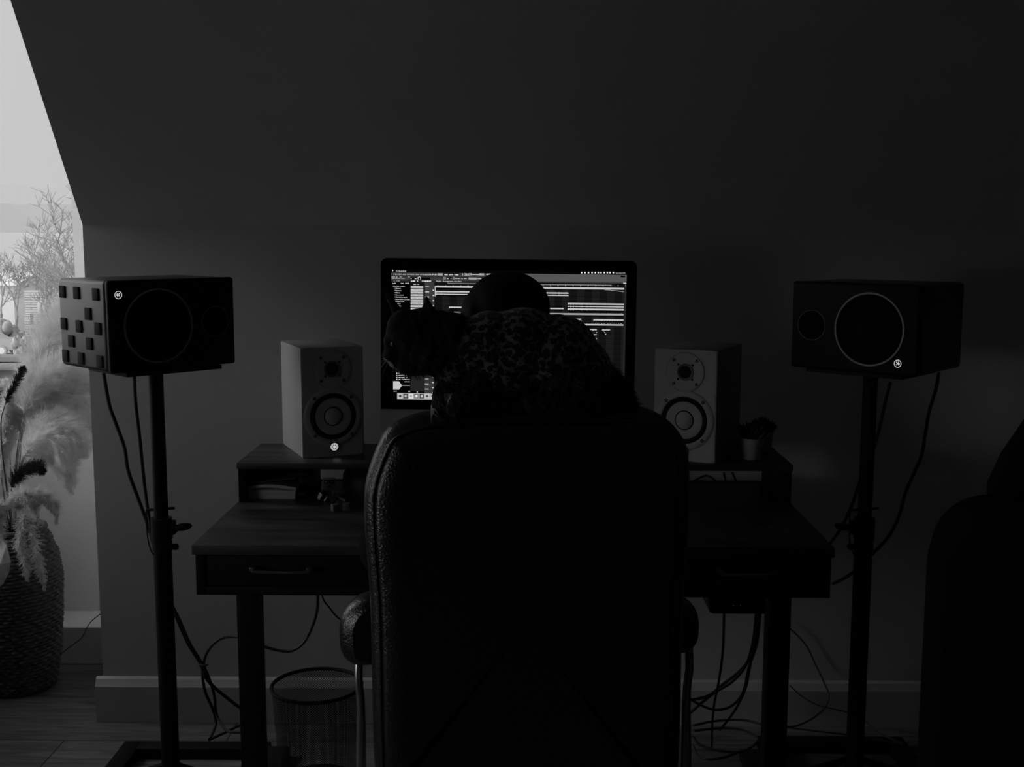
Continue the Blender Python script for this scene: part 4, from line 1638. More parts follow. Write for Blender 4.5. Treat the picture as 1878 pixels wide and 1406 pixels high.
for i in range(5):
    a_ = R_(90 + 72 * i)
    d = Vector((math.cos(a_), math.sin(a_), 0))
    l = MB().tube([Vector((0, 0.05, 0.125)) + d * 0.02, Vector((0, 0.05, 0.115)) + d * 0.16, Vector((0, 0.05, 0.09)) + d * 0.29], 0.022, n=10, taper=lambda q: 1 - 0.35 * q)
    lo_ = l.build('base_arm', M_steel, ch)
    c_ = Vector((0, 0.05, 0)) + d * 0.285
    cs = MB()
    sd_ = Vector((-d.y, d.x, 0))
    for k_ in (-1, 1):
        cs.cyl(c_ + sd_ * (0.008 * k_) + Vector((0, 0, 0.027)), c_ + sd_ * (0.024 * k_) + Vector((0, 0, 0.027)), 0.027, n=20)
    cs.cyl(c_ + Vector((0, 0, 0.03)), c_ + Vector((0, 0, 0.085)), 0.008, n=10)
    cs.build('caster', M_plastic, lo_)

# ================================================================== PERSON
HYp = 2.06
hcx = at(930, 560, HYp)
pr = thing('person', 'person in dark clothes sitting at the computer, seen from behind over the chair', 'person', (hcx.x, 2.02, 0))
o_ = Vector((hcx.x, 2.02, 0))


def pl_(px, py, Y=HYp):
    return at(px, py, Y) - o_


hz_ = pl_(930, 606).z          # head centre height
body = MB()
body.ball((0, 0.04, hz_ + 0.005), (0.070, 0.088, 0.088))
body.ball((0, 0.075, hz_ - 0.045), (0.052, 0.062, 0.062))      # jaw
body.ball((0, 0.132, hz_ - 0.015), (0.012, 0.018, 0.020))       # nose
body.ball((0, 0.124, hz_ - 0.052), (0.020, 0.010, 0.009))       # lips
for s in (-1, 1):
    body.ball((s * 0.068, 0.035, hz_ - 0.015), (0.010, 0.018, 0.030))   # ears
    body.ball((s * 0.028, 0.118, hz_ + 0.02), (0.022, 0.012, 0.010))    # brows
limb(body, [(0, 0.02, hz_ - 0.06, 0.052), (0, 0.0, hz_ - 0.15, 0.056)])
shz = hz_ - 0.20
body.ball((0, -0.02, shz - 0.10), (0.165, 0.10, 0.15))
body.ball((0, -0.03, shz - 0.30), (0.145, 0.10, 0.17))
body.ball((0, -0.02, 0.62), (0.165, 0.12, 0.12))
for s in (-1, 1):
    # left elbow shows past the chair back
    ex = -0.222 if s < 0 else 0.20
    elbow = (ex, 0.06, 0.85)
    limb(body, [(s * 0.165, -0.02, shz - 0.03, 0.058), ((s * 0.165 + ex) / 2, 0.0, (shz + 0.85) / 2, 0.047), (elbow[0], elbow[1], elbow[2], 0.042)])
    wrist = (s * 0.14, 0.42, DZ + 0.045)
    limb(body, [elbow + (0.040,), ((elbow[0] + wrist[0]) / 2, (elbow[1] + wrist[1]) / 2, 0.80, 0.036), wrist + (0.026,)])
    # palm and five fingers
    body.ball((wrist[0] - s * 0.005, wrist[1] + 0.055, DZ + 0.038), (0.040, 0.050, 0.016))
    for i in range(4):
        fx = wrist[0] - s * 0.005 + s * (0.030 - 0.0195 * i)
        L = (0.060, 0.075, 0.083, 0.072)[i] * 0.95
        y_ = wrist[1] + 0.09
        limb(body, [(fx, y_, DZ + 0.040, 0.0085), (fx, y_ + L * 0.45, DZ + 0.040, 0.0080), (fx, y_ + L * 0.8, DZ + 0.026, 0.0075), (fx, y_ + L * 0.95, DZ + 0.012, 0.007)])
    limb(body, [(wrist[0] - s * 0.03, wrist[1] + 0.035, DZ + 0.034, 0.011), (wrist[0] - s * 0.058, wrist[1] + 0.065, DZ + 0.028, 0.0095), (wrist[0] - s * 0.066, wrist[1] + 0.095, DZ + 0.016, 0.008)])
    # legs
    limb(body, [(s * 0.09, -0.02, 0.62, 0.082), (s * 0.12, 0.22, 0.60, 0.074), (s * 0.14, 0.42, 0.54, 0.058)])
    limb(body, [(s * 0.14, 0.42, 0.54, 0.056), (s * 0.14, 0.43, 0.33, 0.050), (s * 0.14, 0.46, 0.10, 0.036)])
    limb(body, [(s * 0.14, 0.45, 0.055, 0.038), (s * 0.145, 0.56, 0.040, 0.032), (s * 0.15, 0.62, 0.034, 0.026)])
obj_from_mesh('body', remesh(body, 0.0065, 3), M_skin, pr)
for s in (-1, 1):
    MB().ball((s * 0.030, 0.122, hz_ + 0.004), 0.0105, n=3).build('eye', M_pot, pr)
hair = MB()


def he(px, py, rx, rz_, dy, ry):
    v = pl_(px, py)
    k_ = (HYp + 0.0) / F_PX
    hair.ball((v.x, v.y + dy, v.z), (rx * k_, ry, rz_ * k_), n=4)


he(931, 566, 79, 69, 0.02, 0.100)
he(931, 590, 79, 60, 0.01, 0.085)
he(935, 590, 74, 66, -0.005, 0.075)
he(880, 588, 37, 62, 0.0, 0.06)
he(866, 600, 24, 48, 0.0, 0.045)
he(980, 585, 29, 52, 0.0, 0.06)
he(890, 640, 42, 60, -0.02, 0.05)
he(965, 640, 42, 60, -0.02, 0.05)
he(925, 640, 55, 60, -0.02, 0.05)
he(929, 648, 66, 52, -0.015, 0.07)
obj_from_mesh('hair', remesh(hair, 0.005, 4), M_hair, pr)
sh = MB()
sh.ball((0, -0.02, shz - 0.10), (0.180, 0.112, 0.160))
sh.ball((0, -0.03, shz - 0.30), (0.160, 0.115, 0.19))
sh.ball((0, -0.02, 0.66), (0.172, 0.128, 0.12))
sh.ball((0, -0.005, shz + 0.02), (0.09, 0.07, 0.045))
for s in (-1, 1):
    ex = -0.222 if s < 0 else 0.20
    limb(sh, [(s * 0.165, -0.02, shz - 0.03, 0.070), ((s * 0.165 + ex) / 2, 0.0, (shz + 0.85) / 2, 0.060), (ex, 0.06, 0.85, 0.054), ((ex + s * 0.14) / 2, 0.24, 0.805, 0.047), (ex * 0.25 + s * 0.14 * 0.75, 0.33, 0.805, 0.040)])
obj_from_mesh('shirt', remesh(sh, 0.008, 3), M_shirt, pr)
tr = MB()
tr.ball((0, -0.02, 0.60), (0.175, 0.13, 0.10))
for s in (-1, 1):
    limb(tr, [(s * 0.09, -0.02, 0.62, 0.090), (s * 0.12, 0.22, 0.60, 0.082), (s * 0.14, 0.42, 0.54, 0.068), (s * 0.14, 0.43, 0.33, 0.062), (s * 0.14, 0.46, 0.13, 0.052)])
obj_from_mesh('trousers', remesh(tr, 0.009, 3), M_trouser, pr)
for s in (-1, 1):
    k_ = MB()
    limb(k_, [(s * 0.14, 0.44, 0.052, 0.046), (s * 0.145, 0.56, 0.044, 0.042), (s * 0.15, 0.64, 0.038, 0.034)])
    obj_from_mesh('shoe', remesh(k_, 0.007, 2), M_rubber, pr)

# ================================================================== CAT
CATY = 1.735
KC = CATY / F_PX * 1.0
co0 = at(940, 750, CATY)
cat = thing('cat', 'long haired tabby cat in a leopard print coat crouching on the chair back', 'cat', (co0.x, CATY, co0.z))


def cp_(px, py, dy=0.0):
    v = at(px, py, CATY) - co0
    return Vector((v.x, v.y + dy, v.z))


def ce(b, px, py, rx, rz_, dy, ry, rot=None, n=3):
    b.ball(cp_(px, py, dy), (rx * KC, ry, rz_ * KC), n=n, rot=rot)


def cch(b, pts):
    limb(b, [tuple(cp_(x, y, dy)) + (r * KC,) for (x, y, dy, r) in pts])


torso = [(868, 640, 52, 56, 0.0, 0.052), (835, 668, 42, 44, 0.0, 0.046), (900, 632, 60, 58, 0.0, 0.056), (960, 634, 74, 66, 0.0, 0.060),
         (1020, 648, 74, 68, 0.0, 0.062), (1062, 682, 56, 60, 0.0, 0.058), (930, 670, 90, 56, 0.0, 0.055), (845, 700, 44, 32, 0.0, 0.04)]
cb = MB()
for e_ in torso:
    ce(cb, *e_)
ce(cb, 1098, 712, 46, 38, 0.0, 0.05)
ce(cb, 920, 730, 90, 24, 0.0, 0.045)
ce(cb, 1050, 703, 62, 55, -0.040, 0.030)                   # near haunch
ce(cb, 1010, 728, 52, 22, -0.050, 0.024)
cch(cb, [(1010, 728, -0.055, 18), (985, 728, -0.062, 20), (976, 730, -0.066, 17)])   # near hind paw
cch(cb, [(1120, 705, 0.0, 24), (1146, 732, 0.0, 19), (1156, 748, -0.01, 16), (1150, 758, -0.03, 14)])
cch(cb, [(1100, 690, 0, 32), (1128, 712, 0.0, 26)])
# far hind paw
cch(cb, [(1040, 720, 0.045, 22), (1005, 735, 0.055, 17)])
# front legs and paws
cch(cb, [(845, 690, -0.02, 26), (815, 716, -0.030, 20), (806, 745, -0.034, 14), (806, 757, -0.036, 13)])
cch(cb, [(885, 690, -0.034, 27), (858, 716, -0.046, 21), (846, 728, -0.052, 20), (838, 738, -0.056, 17)])
# neck and ruff
ce(cb, 832, 622, 44, 50, 0.0, 0.052)
ce(cb, 815, 655, 44, 42, 0.0, 0.050)
ce(cb, 806, 612, 34, 44, 0.0, 0.046)
# head
ce(cb, 772, 618, 54, 54, 0.0, 0.050)
ce(cb, 742, 604, 34, 38, 0.0, 0.038)
ce(cb, 790, 640, 44, 46, -0.012, 0.046)
ce(cb, 758, 664, 34, 26, -0.004, 0.034)                   # cheek tuft
ce(cb, 728, 648, 26, 20, 0.0, 0.026)                      # muzzle
ce(cb, 713, 652, 12, 11, 0.0, 0.015)                      # nose pad
ce(cb, 730, 666, 18, 10, 0.0, 0.018)                      # chin
ce(cb, 718, 625, 15, 20, 0.0, 0.020)                      # bridge
ce(cb, 736, 616, 14, 8, -0.026, 0.012)                    # brow ridge
# ears as thin shells of overlapping cones


def ear(b, base, tip, w_, dyb, dyt, th):
    p, q = cp_(*base, dyb), cp_(*tip, dyt)
    for i in range(9):
        t_ = i / 8
        c_ = p.lerp(q, t_)
        k_ = (1 - t_) ** 0.8
        b.ball(c_, (max(w_ * KC * k_, 0.0035), th * (0.5 + 0.5 * k_) + 0.002, 0.008), n=2)


ear(cb, (790, 584), (785, 548), 24, -0.022, -0.028, 0.006)
ear(cb, (733, 588), (705, 543), 15, 0.026, 0.036, 0.010)
bm_ = remesh(cb, 0.0032, 3)
obj_body = obj_from_mesh('body', bm_, [M_fur, M_furpale_rim], cat)
# pale muzzle, chin and cheek; rim light painted on paws and ear edge
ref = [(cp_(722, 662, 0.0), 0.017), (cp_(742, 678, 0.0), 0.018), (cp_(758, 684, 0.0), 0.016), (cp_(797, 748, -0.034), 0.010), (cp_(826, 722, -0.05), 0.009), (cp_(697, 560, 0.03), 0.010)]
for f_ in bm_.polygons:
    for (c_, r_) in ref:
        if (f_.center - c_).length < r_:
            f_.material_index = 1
# coat
ctm = MB()
for (x, y, rx, rz_, dy, ry) in torso:
    ce(ctm, x, y, rx + 5, rz_ + 5, dy, ry + 0.004, n=4)
ce(ctm, 1080, 690, 45, 45, 0.0, 0.056, n=4)
obj_from_mesh('coat', remesh(ctm, 0.0038, 4), M_leo, cat)
cuf = []
for k_ in range(24):
    a_ = 2 * PI * k_ / 24
    v = cp_(826 + 6 * math.cos(a_), 640 + 0 * a_, 0)
# fur: short tapering hairs over head, ruff, legs, haunch
fur = MB()
r = random.Random(11)
polys = list(bm_.polygons)
fwd = Vector((1, 0, -0.15)).normalized()
cnt = 0
x_l, x_h = cp_(700, 600).x, cp_(850, 600).x
coatlike = lambda c_: cp_(858, 600).x < c_.x < cp_(1110, 600).x and c_.z > cp_(900, 700).z and c_.y > -0.055
vsF, fsF, miF = [], [], []
while cnt < 11000:
    f_ = polys[r.randrange(len(polys))]
    c_ = f_.center
    if coatlike(c_):
        continue
    n_ = f_.normal
    head = c_.x < cp_(800, 600).x
    L = r.uniform(0.004, 0.008) if head else r.uniform(0.007, 0.014)
    if c_.x < cp_(765, 600).x and c_.z > cp_(765, 640).z:
        L *= 0.5
    if cp_(735, 0).x < c_.x < cp_(800, 600).x and c_.z < cp_(765, 668).z:
        L *= 1.9
    if c_.x < cp_(718, 600).x:
        L *= 0.6
    lay = Vector((0.8, 0, -0.35)) + Vector((r.uniform(-.3, .3), r.uniform(-.3, .3), r.uniform(-.3, .3)))
    d = (n_ * 0.55 + lay * 0.7).normalized()
    sdv = d.cross(n_)
    if sdv.length < 1e-4:
        continue
    sdv = sdv.normalized() * 0.0005
    b0 = c_ - n_ * 0.0008
    m_ = b0 + d * L * 0.55
    e_ = b0 + d * L + Vector((0, 0, -L * 0.25))
    i0 = len(vsF)
    vsF += [b0 - sdv, b0 + sdv, m_ + sdv * 0.7, m_ - sdv * 0.7, e_]
    fsF += [(i0, i0 + 1, i0 + 2, i0 + 3), (i0 + 3, i0 + 2, i0 + 4)]
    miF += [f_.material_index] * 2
    cnt += 1
fur.raw(vsF, fsF)
fur.bm.faces.ensure_lookup_table()
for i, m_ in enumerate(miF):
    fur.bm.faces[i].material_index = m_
fo = fur.build('fur', [fur_mat('fur_tips', 0.03, 0.10), M_furpale_rim], cat, smooth=0)
fo['kind'] = 'stuff'
# whiskers
for (x0_, y0_, x1_, y1_, dy) in [(706, 660, 678, 680, -0.012), (706, 661, 684, 688, -0.014), (708, 658, 676, 672, -0.010), (704, 656, 682, 669, 0.012), (708, 664, 690, 686, 0.012), (712, 662, 704, 688, -0.012)]:
    w_ = MB()
    p, q = cp_(x0_ + 6, y0_ - 4, dy * 0.6), cp_(x1_, y1_, dy * 2.4)
    m_ = p.lerp(q, 0.5) + Vector((0, 0, 0.004))
    w_.tube(smooth_path([p, m_, q], 5), 0.00035, n=4, taper=lambda t_: 1 - 0.6 * t_)
    w_.build('whisker', M_whisker, cat)
MB().ball(cp_(727, 629, -0.0195), 0.0068, n=3).build('eye', M_eye, cat)
MB().ball(cp_(722, 629, 0.0170), 0.0065, n=3).build('eye', M_eye, cat)
MB().ball(cp_(704, 650, 0), (0.004, 0.006, 0.004), n=2).build('nose', M_rubber, cat)

# ================================================================== WASTE BIN
c = at(581, 1256, 2.86)
bn = thing('waste_bin', 'round black wire mesh waste bin on the floor under the desk', 'bin', (c.x, 2.86, 0))
rt, rb_, hb = 0.116, 0.098, c.z
MB().lathe([(rb_, 0.004), (rb_ + (rt - rb_) * 0.25, hb * 0.25), (rb_ + (rt - rb_) * 0.5, hb * 0.5), (rb_ + (rt - rb_) * 0.75, hb * 0.75), (rt, hb)], 64, uvscale=0.11).build('mesh_wall', M_mesh, bn)
MB().tube([(rt * math.cos(2 * PI * k_ / 48), rt * math.sin(2 * PI * k_ / 48), hb) for k_ in range(49)], 0.005, n=8).build('rim', M_matte, bn)
MB().lathe([(0.0001, 0.0), (rb_, 0.0), (rb_ + 0.002, 0.004), (rb_, 0.008), (0.0001, 0.008)], 48).build('bottom', M_matte, bn)

# ================================================================== SEAGRASS BASKET WITH DRIED GRASSES
gb = atz(8, 1284, 0.0)
BR = 0.118
bc = Vector((gb.x, gb.y + BR, 0))
BY = bc.y
bk = thing('woven_basket', 'tall dark woven seagrass basket vase on the floor by the window', 'basket', bc)


def prof_r(z, H):
    t_ = z / H
    pts = [(0, 0.098), (0.05, 0.110), (0.25, 0.124), (0.5, 0.134), (0.68, 0.138), (0.82, 0.130), (0.92, 0.112), (1.0, 0.094)]
    for (a_, ra), (b_, rb2) in zip(pts, pts[1:]):
        if t_ <= b_:
            k_ = (t_ - a_) / (b_ - a_)
            k_ = k_ * k_ * (3 - 2 * k_)
            return ra + (rb2 - ra) * k_
    return pts[-1][1]


BH = at(60, 968, BY).z
rowsn = 46
prof_ = []
for j in range(rowsn * 4 + 1):
    z = BH * j / (rowsn * 4)
    prof_.append((prof_r(z, BH), z))


def weave(a_, j, z):
    row_ = j // 4
    s_ = math.sin((j % 4) / 4 * PI)
    al = math.sin(a_ * 26 + (PI if row_ % 2 else 0) + 0.6 * math.sin(row_ * 1.7))
    return 0.0075 * s_ * (0.65 + 0.5 * al)


b = MB().lathe(prof_, 180, mod=weave)
b.build('weave', M_basket, bk, smooth=50)
MB().lathe([(0.0001, 0.004), (0.096, 0.004), (0.096, 0.0005), (0.0001, 0.0005)], 48).build('bottom', M_basket, bk)
MB().tube([(0.096 * math.cos(2 * PI * k_ / 40), 0.096 * math.sin(2 * PI * k_ / 40), BH) for k_ in range(41)], 0.009, n=8).build('rim', M_basket, bk)


def plume(path, n_strand, L0, L1, m, name, label, cat, group, seed, t0=0.3, width=0.0007, droop=0.35, ang=0.55, kink=0.0, stem_m=None, profile=None):
    """feathery seed head: hundreds of fine curved hairs leaving a curved stem"""
    r = random.Random(seed)
    P = smooth_path(path, 10)
    t = thing(name, label, cat, P[0], group=group)
    o0 = Vector(P[0])
    P = [p - o0 for p in P]
    MB().tube(P, 0.0022, n=6, taper=lambda q: 1 - 0.7 * q).build('stem', stem_m or M_stem, t)
    vs, fs = [], []
    N = len(P) - 1
    for _ in range(n_strand):
        u = t0 + (1 - t0) * r.random() ** 0.9
        f = u * N
        i = min(int(f), N - 1)
        p = P[i].lerp(P[i + 1], f - i)
        tg = (P[i + 1] - P[i]).normalized()
        ph = r.uniform(0, 2 * PI)
        a = tg.orthogonal().normalized()
        b_ = tg.cross(a)
        rad = a * math.cos(ph) + b_ * math.sin(ph)
        k_ = (u - t0) / (1 - t0)
        env = profile(k_) if profile else math.sin(PI * min(1, k_ * 0.9 + 0.18)) ** 0.6
        L = (L0 + (L1 - L0) * r.random()) * max(env, 0.25)
        an = ang * r.uniform(0.5, 1.4)
        d = (tg * math.cos(an) + rad * math.sin(an)).normalized()
        side = d.cross(Vector((0, -1, 0)) + Vector((r.uniform(-.6, .6), 0, r.uniform(-.6, .6))))
        if side.length < 1e-3:
            continue
        side = side.normalized() * width
        pts = [p]
        q = p
        dd = d.copy()
        for s_ in range(4):
            dd = (dd + Vector((0, 0, -droop * 0.33)) + Vector((r.uniform(-1, 1), r.uniform(-1, 1), r.uniform(-1, 1))) * (0.07 + kink)).normalized()
            q = q + dd * L / 4
            pts.append(q)
        i0 = len(vs)
        for s_, q in enumerate(pts[:-1]):
            w_ = (1 - s_ * 0.2)
            vs += [q - side * w_, q + side * w_]
        vs.append(pts[-1])
        for s_ in range(3):
            fs.append((i0 + 2 * s_, i0 + 2 * s_ + 1, i0 + 2 * s_ + 3, i0 + 2 * s_ + 2))
        fs.append((i0 + 6, i0 + 7, i0 + 8))
        # tiny side hairs
        for s_ in (1, 2, 3):
            for sg in (-1, 1):
                q = pts[s_]
                dv = (pts[s_ + 1] - pts[s_]).normalized()
                h_ = (dv * 0.8 + side.normalized() * sg * 0.5 + Vector((0, r.uniform(-.4, .4), -0.1))).normalized() * L * 0.22
                i1 = len(vs)
                vs += [q - side * 0.5, q + side * 0.5, q + h_]
                fs.append((i1, i1 + 1, i1 + 2))
    o = MB().raw(vs, fs).build('seed_head', m, t, smooth=0)
    o['kind'] = 'stuff'
    return t


def bp_(px, py, dy=0.0):
    return at(px, py, BY + dy)


root = bp_(20, 965)
G = 'pampas plumes in the woven basket'
pl = [([(25, 960, 0), (35, 860, 0), (45, 760, 0.02), (72, 660, 0.03), (110, 585, 0.05), (135, 540, 0.08)], 'tallest pampas plume rising behind the black speaker', 3000, 0.05, 0.085),
      ([(25, 960, 0), (32, 850, 0), (50, 740, -0.02), (95, 680, -0.02), (140, 665, 0.0), (165, 680, 0.02)], 'pampas plume arching right just under the black speaker', 2600, 0.05, 0.08),
      ([(25, 960, 0), (30, 850, 0.02), (60, 750, 0.03), (110, 725, 0.03), (150, 745, 0.03), (165, 790, 0.03)], 'pampas plume drooping towards the knee wall corner', 2400, 0.05, 0.08),
      ([(28, 960, 0), (35, 880, -0.02), (60, 800, -0.03), (100, 775, -0.03), (140, 800, -0.03), (155, 830, -0.02)], 'middle pampas plume bending down over the white wall', 2200, 0.04, 0.075),
      ([(28, 960, 0), (30, 900, 0.0), (50, 850, 0.0), (90, 838, 0.0), (120, 865, 0.0), (130, 900, 0.0)], 'lowest pampas plume drooping above the basket rim', 1500, 0.03, 0.06),
      ([(25, 960, 0.02), (42, 840, 0.03), (70, 760, 0.05), (110, 700, 0.07), (150, 700, 0.09), (175, 735, 0.10)], 'pampas plume at the back, fanning over the corner of the knee wall', 2000, 0.05, 0.08),
      ([(25, 960, 0), (28, 860, 0.03), (40, 780, 0.05), (60, 730, 0.06), (85, 650, 0.08), (95, 600, 0.1)], 'upright pampas plume left of the tallest one', 2400, 0.05, 0.08),
      ([(27, 960, -0.02), (30, 880, -0.03), (48, 830, -0.05), (85, 800, -0.06), (115, 830, -0.06), (135, 860, -0.05)], 'short pampas plume in front, bent over above the dark brush head', 1700, 0.04, 0.07),
      ([(22, 960, 0), (12, 880, 0.02), (5, 820, 0.03), (10, 780, 0.03), (30, 760, 0.03)], 'small pampas plume low at the left picture edge', 1300, 0.03, 0.06),
      ([(22, 960, 0), (20, 860, 0.05), (15, 790, 0.06), (20, 740, 0.07), (10, 700, 0.08)], 'pampas plume at the left, in front of the window sill', 1500, 0.03, 0.06)]
for i, (pth, lab, n, l0, l1) in enumerate(pl):
    plume([bp_(*p) for p in pth], int(n * 1.5), l0 * 1.35, l1 * 1.5, M_pampas, 'pampas_plume', lab, 'dried grass', G, 60 + i, t0=0.36, width=0.0011)
G2 = 'dark dried grasses in the woven basket'
plume([bp_(*p) for p in [(22, 960, -0.06), (20, 905, -0.08), (35, 870, -0.09), (65, 855, -0.09), (78, 866, -0.09)]], 900, 0.03, 0.055, M_darkgrass, 'dark_plume', 'dark brush-like grass head above the basket rim', 'dried grass', G2, 80, t0=0.3, width=0.0011, stem_m=M_leaf)
plume([bp_(*p) for p in [(20, 960, 0), (2, 800, -0.04), (10, 740, -0.05), (35, 690, -0.05), (44, 672, -0.05)]], 800, 0.015, 0.03, M_darkgrass, 'dark_plume', 'narrow dark grass spike leaning below the window sill', 'dried grass', G2, 81, t0=0.5, width=0.0010, stem_m=M_leaf)
plume([bp_(*p) for p in [(16, 960, 0.02), (0, 860, 0.03), (-12, 760, 0.04), (-8, 700, 0.05)]], 700, 0.03, 0.06, M_darkgrass, 'dark_plume', 'dark grass head cut by the left edge of the picture', 'dried grass', G2, 82, t0=0.45, width=0.0011, stem_m=M_leaf)
G3 = 'curly dried flower heads in the woven basket'
cur = [([(25, 965, -0.05), (35, 925, -0.11), (70, 905, -0.13), (100, 925, -0.12), (104, 960, -0.11)], 'curly pale seed head hanging over the right side of the basket rim', 900),
       ([(22, 965, -0.06), (22, 920, -0.12), (40, 905, -0.15), (60, 920, -0.16), (70, 960, -0.15)], 'curly pale seed head in the middle above the basket rim', 1000),
       ([(15, 965, -0.05), (5, 930, -0.12), (-5, 940, -0.15), (0, 1000, -0.16), (5, 1030, -0.16)], 'curly pale seed head hanging over the left of the basket', 900),
       ([(10, 965, 0.0), (4, 860, 0.02), (12, 770, 0.0), (18, 720, 0.0), (28, 695, 0.0)], 'knobbly pale seed head just below the window sill', 900),
       ([(30, 965, -0.08), (45, 945, -0.15), (35, 985, -0.185), (48, 1040, -0.19), (50, 1065, -0.19)], 'thin curly strand trailing down the front of the basket', 260),
       ([(35, 965, -0.08), (55, 955, -0.15), (62, 1000, -0.185), (75, 1050, -0.18), (82, 1080, -0.17)], 'thin curly strand trailing down the right front of the basket', 220)]
for i, (pth, lab, n) in enumerate(cur):
    plume([bp_(*p) for p in pth], n * 3, 0.015, 0.042, M_curly, 'curly_seed_head', lab, 'dried flower', G3, 90 + i, t0=0.2, width=0.0013, droop=0.5, ang=1.1, kink=0.45)
# pale leaf hanging in front of basket, left edge
p0 = [bp_(0, 985, -0.17), bp_(12, 1000, -0.19), bp_(20, 1030, -0.2), bp_(16, 1050, -0.2), bp_(6, 1070, -0.2), bp_(-4, 1080, -0.2), bp_(-14, 1050, -0.19), bp_(-12, 1005, -0.18)]
o_lf = p0[0].copy()
t = thing('dried_leaf', 'pale dried leaf hanging over the left front of the basket', 'leaf', o_lf)
cc = sum((p - o_lf for p in p0), Vector()) / len(p0) + Vector((0, -0.012, 0))
vs = [p - o_lf for p in p0]
back = [v + Vector((0, 0.0012, 0)) for v in vs]
n = len(vs)
MB().raw(vs + back + [cc, cc + Vector((0, 0.0012, 0))], [(i, (i + 1) % n, 2 * n) for i in range(n)] + [(n + (i + 1) % n, n + i, 2 * n + 1) for i in range(n)] + [(i, n + i, n + (i + 1) % n, (i + 1) % n) for i in range(n)]).build('blade', M_curly, t, smooth=0)

# ================================================================== CABLES


def cable(pts, r, label, m=None, name='cable', group=None):
    P = []
    for p in pts:
        v = at(*p)
        v.z = max(v.z, r + 0.0005)
        P.append(v)
    o = MB().tube(smooth_path(P, 8), r, n=8).build(name, m or M_cable)
    return tag(o, label, 'cable', group)


cable([(190, 684, 2.88), (200, 740, 2.88), (212, 775, 2.88), (228, 820, 2.88), (235, 862, 2.88), (252, 910, 2.88), (272, 965, 2.87), (284, 1010, 2.86), (294, 1060, 2.87), (305, 1090, 2.9), (328, 1135, 3.0), (348, 1180, 3.08), (371, 1219, 3.12), (376, 1240, 3.12), (391, 1258, 3.12), (412, 1276, 3.12), (440, 1297, 3.12), (480, 1320, 3.1)], 0.0048, 'thick black cable bowing out left of the left speaker stand')
cable([(246, 688, 2.88), (249, 740, 2.88), (256, 800, 2.88), (263, 870, 2.88), (269, 920, 2.87), (276, 965, 2.86), (286, 1020, 2.85), (298, 1070, 2.88), (322, 1128, 3.0), (345, 1180, 3.08), (369, 1219, 3.12), (372, 1245, 3.12), (377, 1270, 3.12), (390, 1300, 3.12), (396, 1325, 3.12), (388, 1348, 3.08), (384, 1356, 3.05)], 0.0044, 'straight black cable running down close beside the left stand pole')
cable([(373, 1219, 3.12), (377, 1202, 3.12), (388, 1184, 3.12), (405, 1171, 3.12), (425, 1167, 3.12), (450, 1170, 3.10), (482, 1184, 3.08), (510, 1192, 3.08), (535, 1193, 3.08), (557, 1178, 3.08), (572, 1150, 3.08), (581, 1120, 3.08), (583, 1090, 3.08), (583, 1060, 3.08)], 0.0042, 'black cable looping from the tie behind the desk leg up to the drawer')
cable([(374, 1221, 3.12), (384, 1245, 3.12), (393, 1275, 3.12), (396, 1305, 3.12), (404, 1325, 3.1), (418, 1340, 3.06), (440, 1342, 3.04), (470, 1335, 3.02)], 0.0042, 'black cable hanging from the tie to the floor beside the desk leg')
cable([(384, 1356, 3.06), (410, 1344, 3.08), (440, 1330, 3.1), (480, 1320, 3.12)], 0.0042, 'black cable on the floor running behind the left desk leg')
cable([(586, 1060, 3.1), (592, 1096, 3.1), (604, 1114, 3.1), (622, 1134, 3.1), (660, 1160, 3.1)], 0.0026, 'thin black cable under the desk beside the chair arm')
p = at(372, 1220, 3.105)
t = MB().box(p, (0.020, 0.010, 0.007), 0.002, M=Matrix.Translation(p) @ Euler((0, 0.1, 0)).to_matrix().to_4x4() @ Matrix.Translation(-p)).box(p + Vector((0.010, 0, 0.002)), (0.010, 0.006, 0.004), 0.001)
tag(t.build('cable_tie', mat('velcro_tie', 0.05, 0.8)), 'fabric tie holding the black cables together by the desk leg', 'cable tie')
cable([(1633, 700, 2.93), (1624, 735, 2.93), (1614, 780, 2.93), (1606, 810, 2.93), (1594, 850, 2.93), (1578, 880, 2.95), (1566, 915, 2.98), (1552, 950, 3.02), (1538, 975, 3.06), (1520, 998, 3.14), (1500, 1015, 3.16)], 0.0044, 'black cable crossing behind the right stand pole to the desk edge')
cable([(1722, 682, 2.95), (1716, 715, 2.95), (1704, 755, 2.95), (1697, 795, 2.95), (1690, 835, 2.95), (1675, 870, 2.95), (1660, 905, 2.95), (1649, 945, 2.96), (1632, 980, 2.96), (1612, 1003, 2.96), (1590, 1025, 2.96), (1568, 1046, 2.98), (1548, 1060, 3.02), (1528, 1070, 3.14)], 0.0046, 'black cable curving outward right of the right stand')
cable([(1328, 1120, 2.8), (1327, 1160, 2.85), (1325, 1200, 2.9), (1318, 1250, 2.95), (1310, 1290, 3.0), (1306, 1330, 3.0), (1305, 1372, 2.95)], 0.0034, 'black cable hanging straight down from the box under the desk')
cable([(1392, 1120, 2.8), (1387, 1165, 2.85), (1376, 1205, 2.9), (1355, 1232, 2.95), (1325, 1255, 3.0), (1300, 1275, 3.0), (1265, 1284, 3.0)], 0.0040, 'black cable of the bundle bending left under the desk, upper one')
cable([(1387, 1120, 2.82), (1382, 1170, 2.87), (1370, 1215, 2.92), (1345, 1248, 2.95), (1310, 1270, 3.0), (1285, 1290, 3.0), (1262, 1310, 3.0)], 0.0038, 'black cable of the bundle bending left under the desk, lower one')
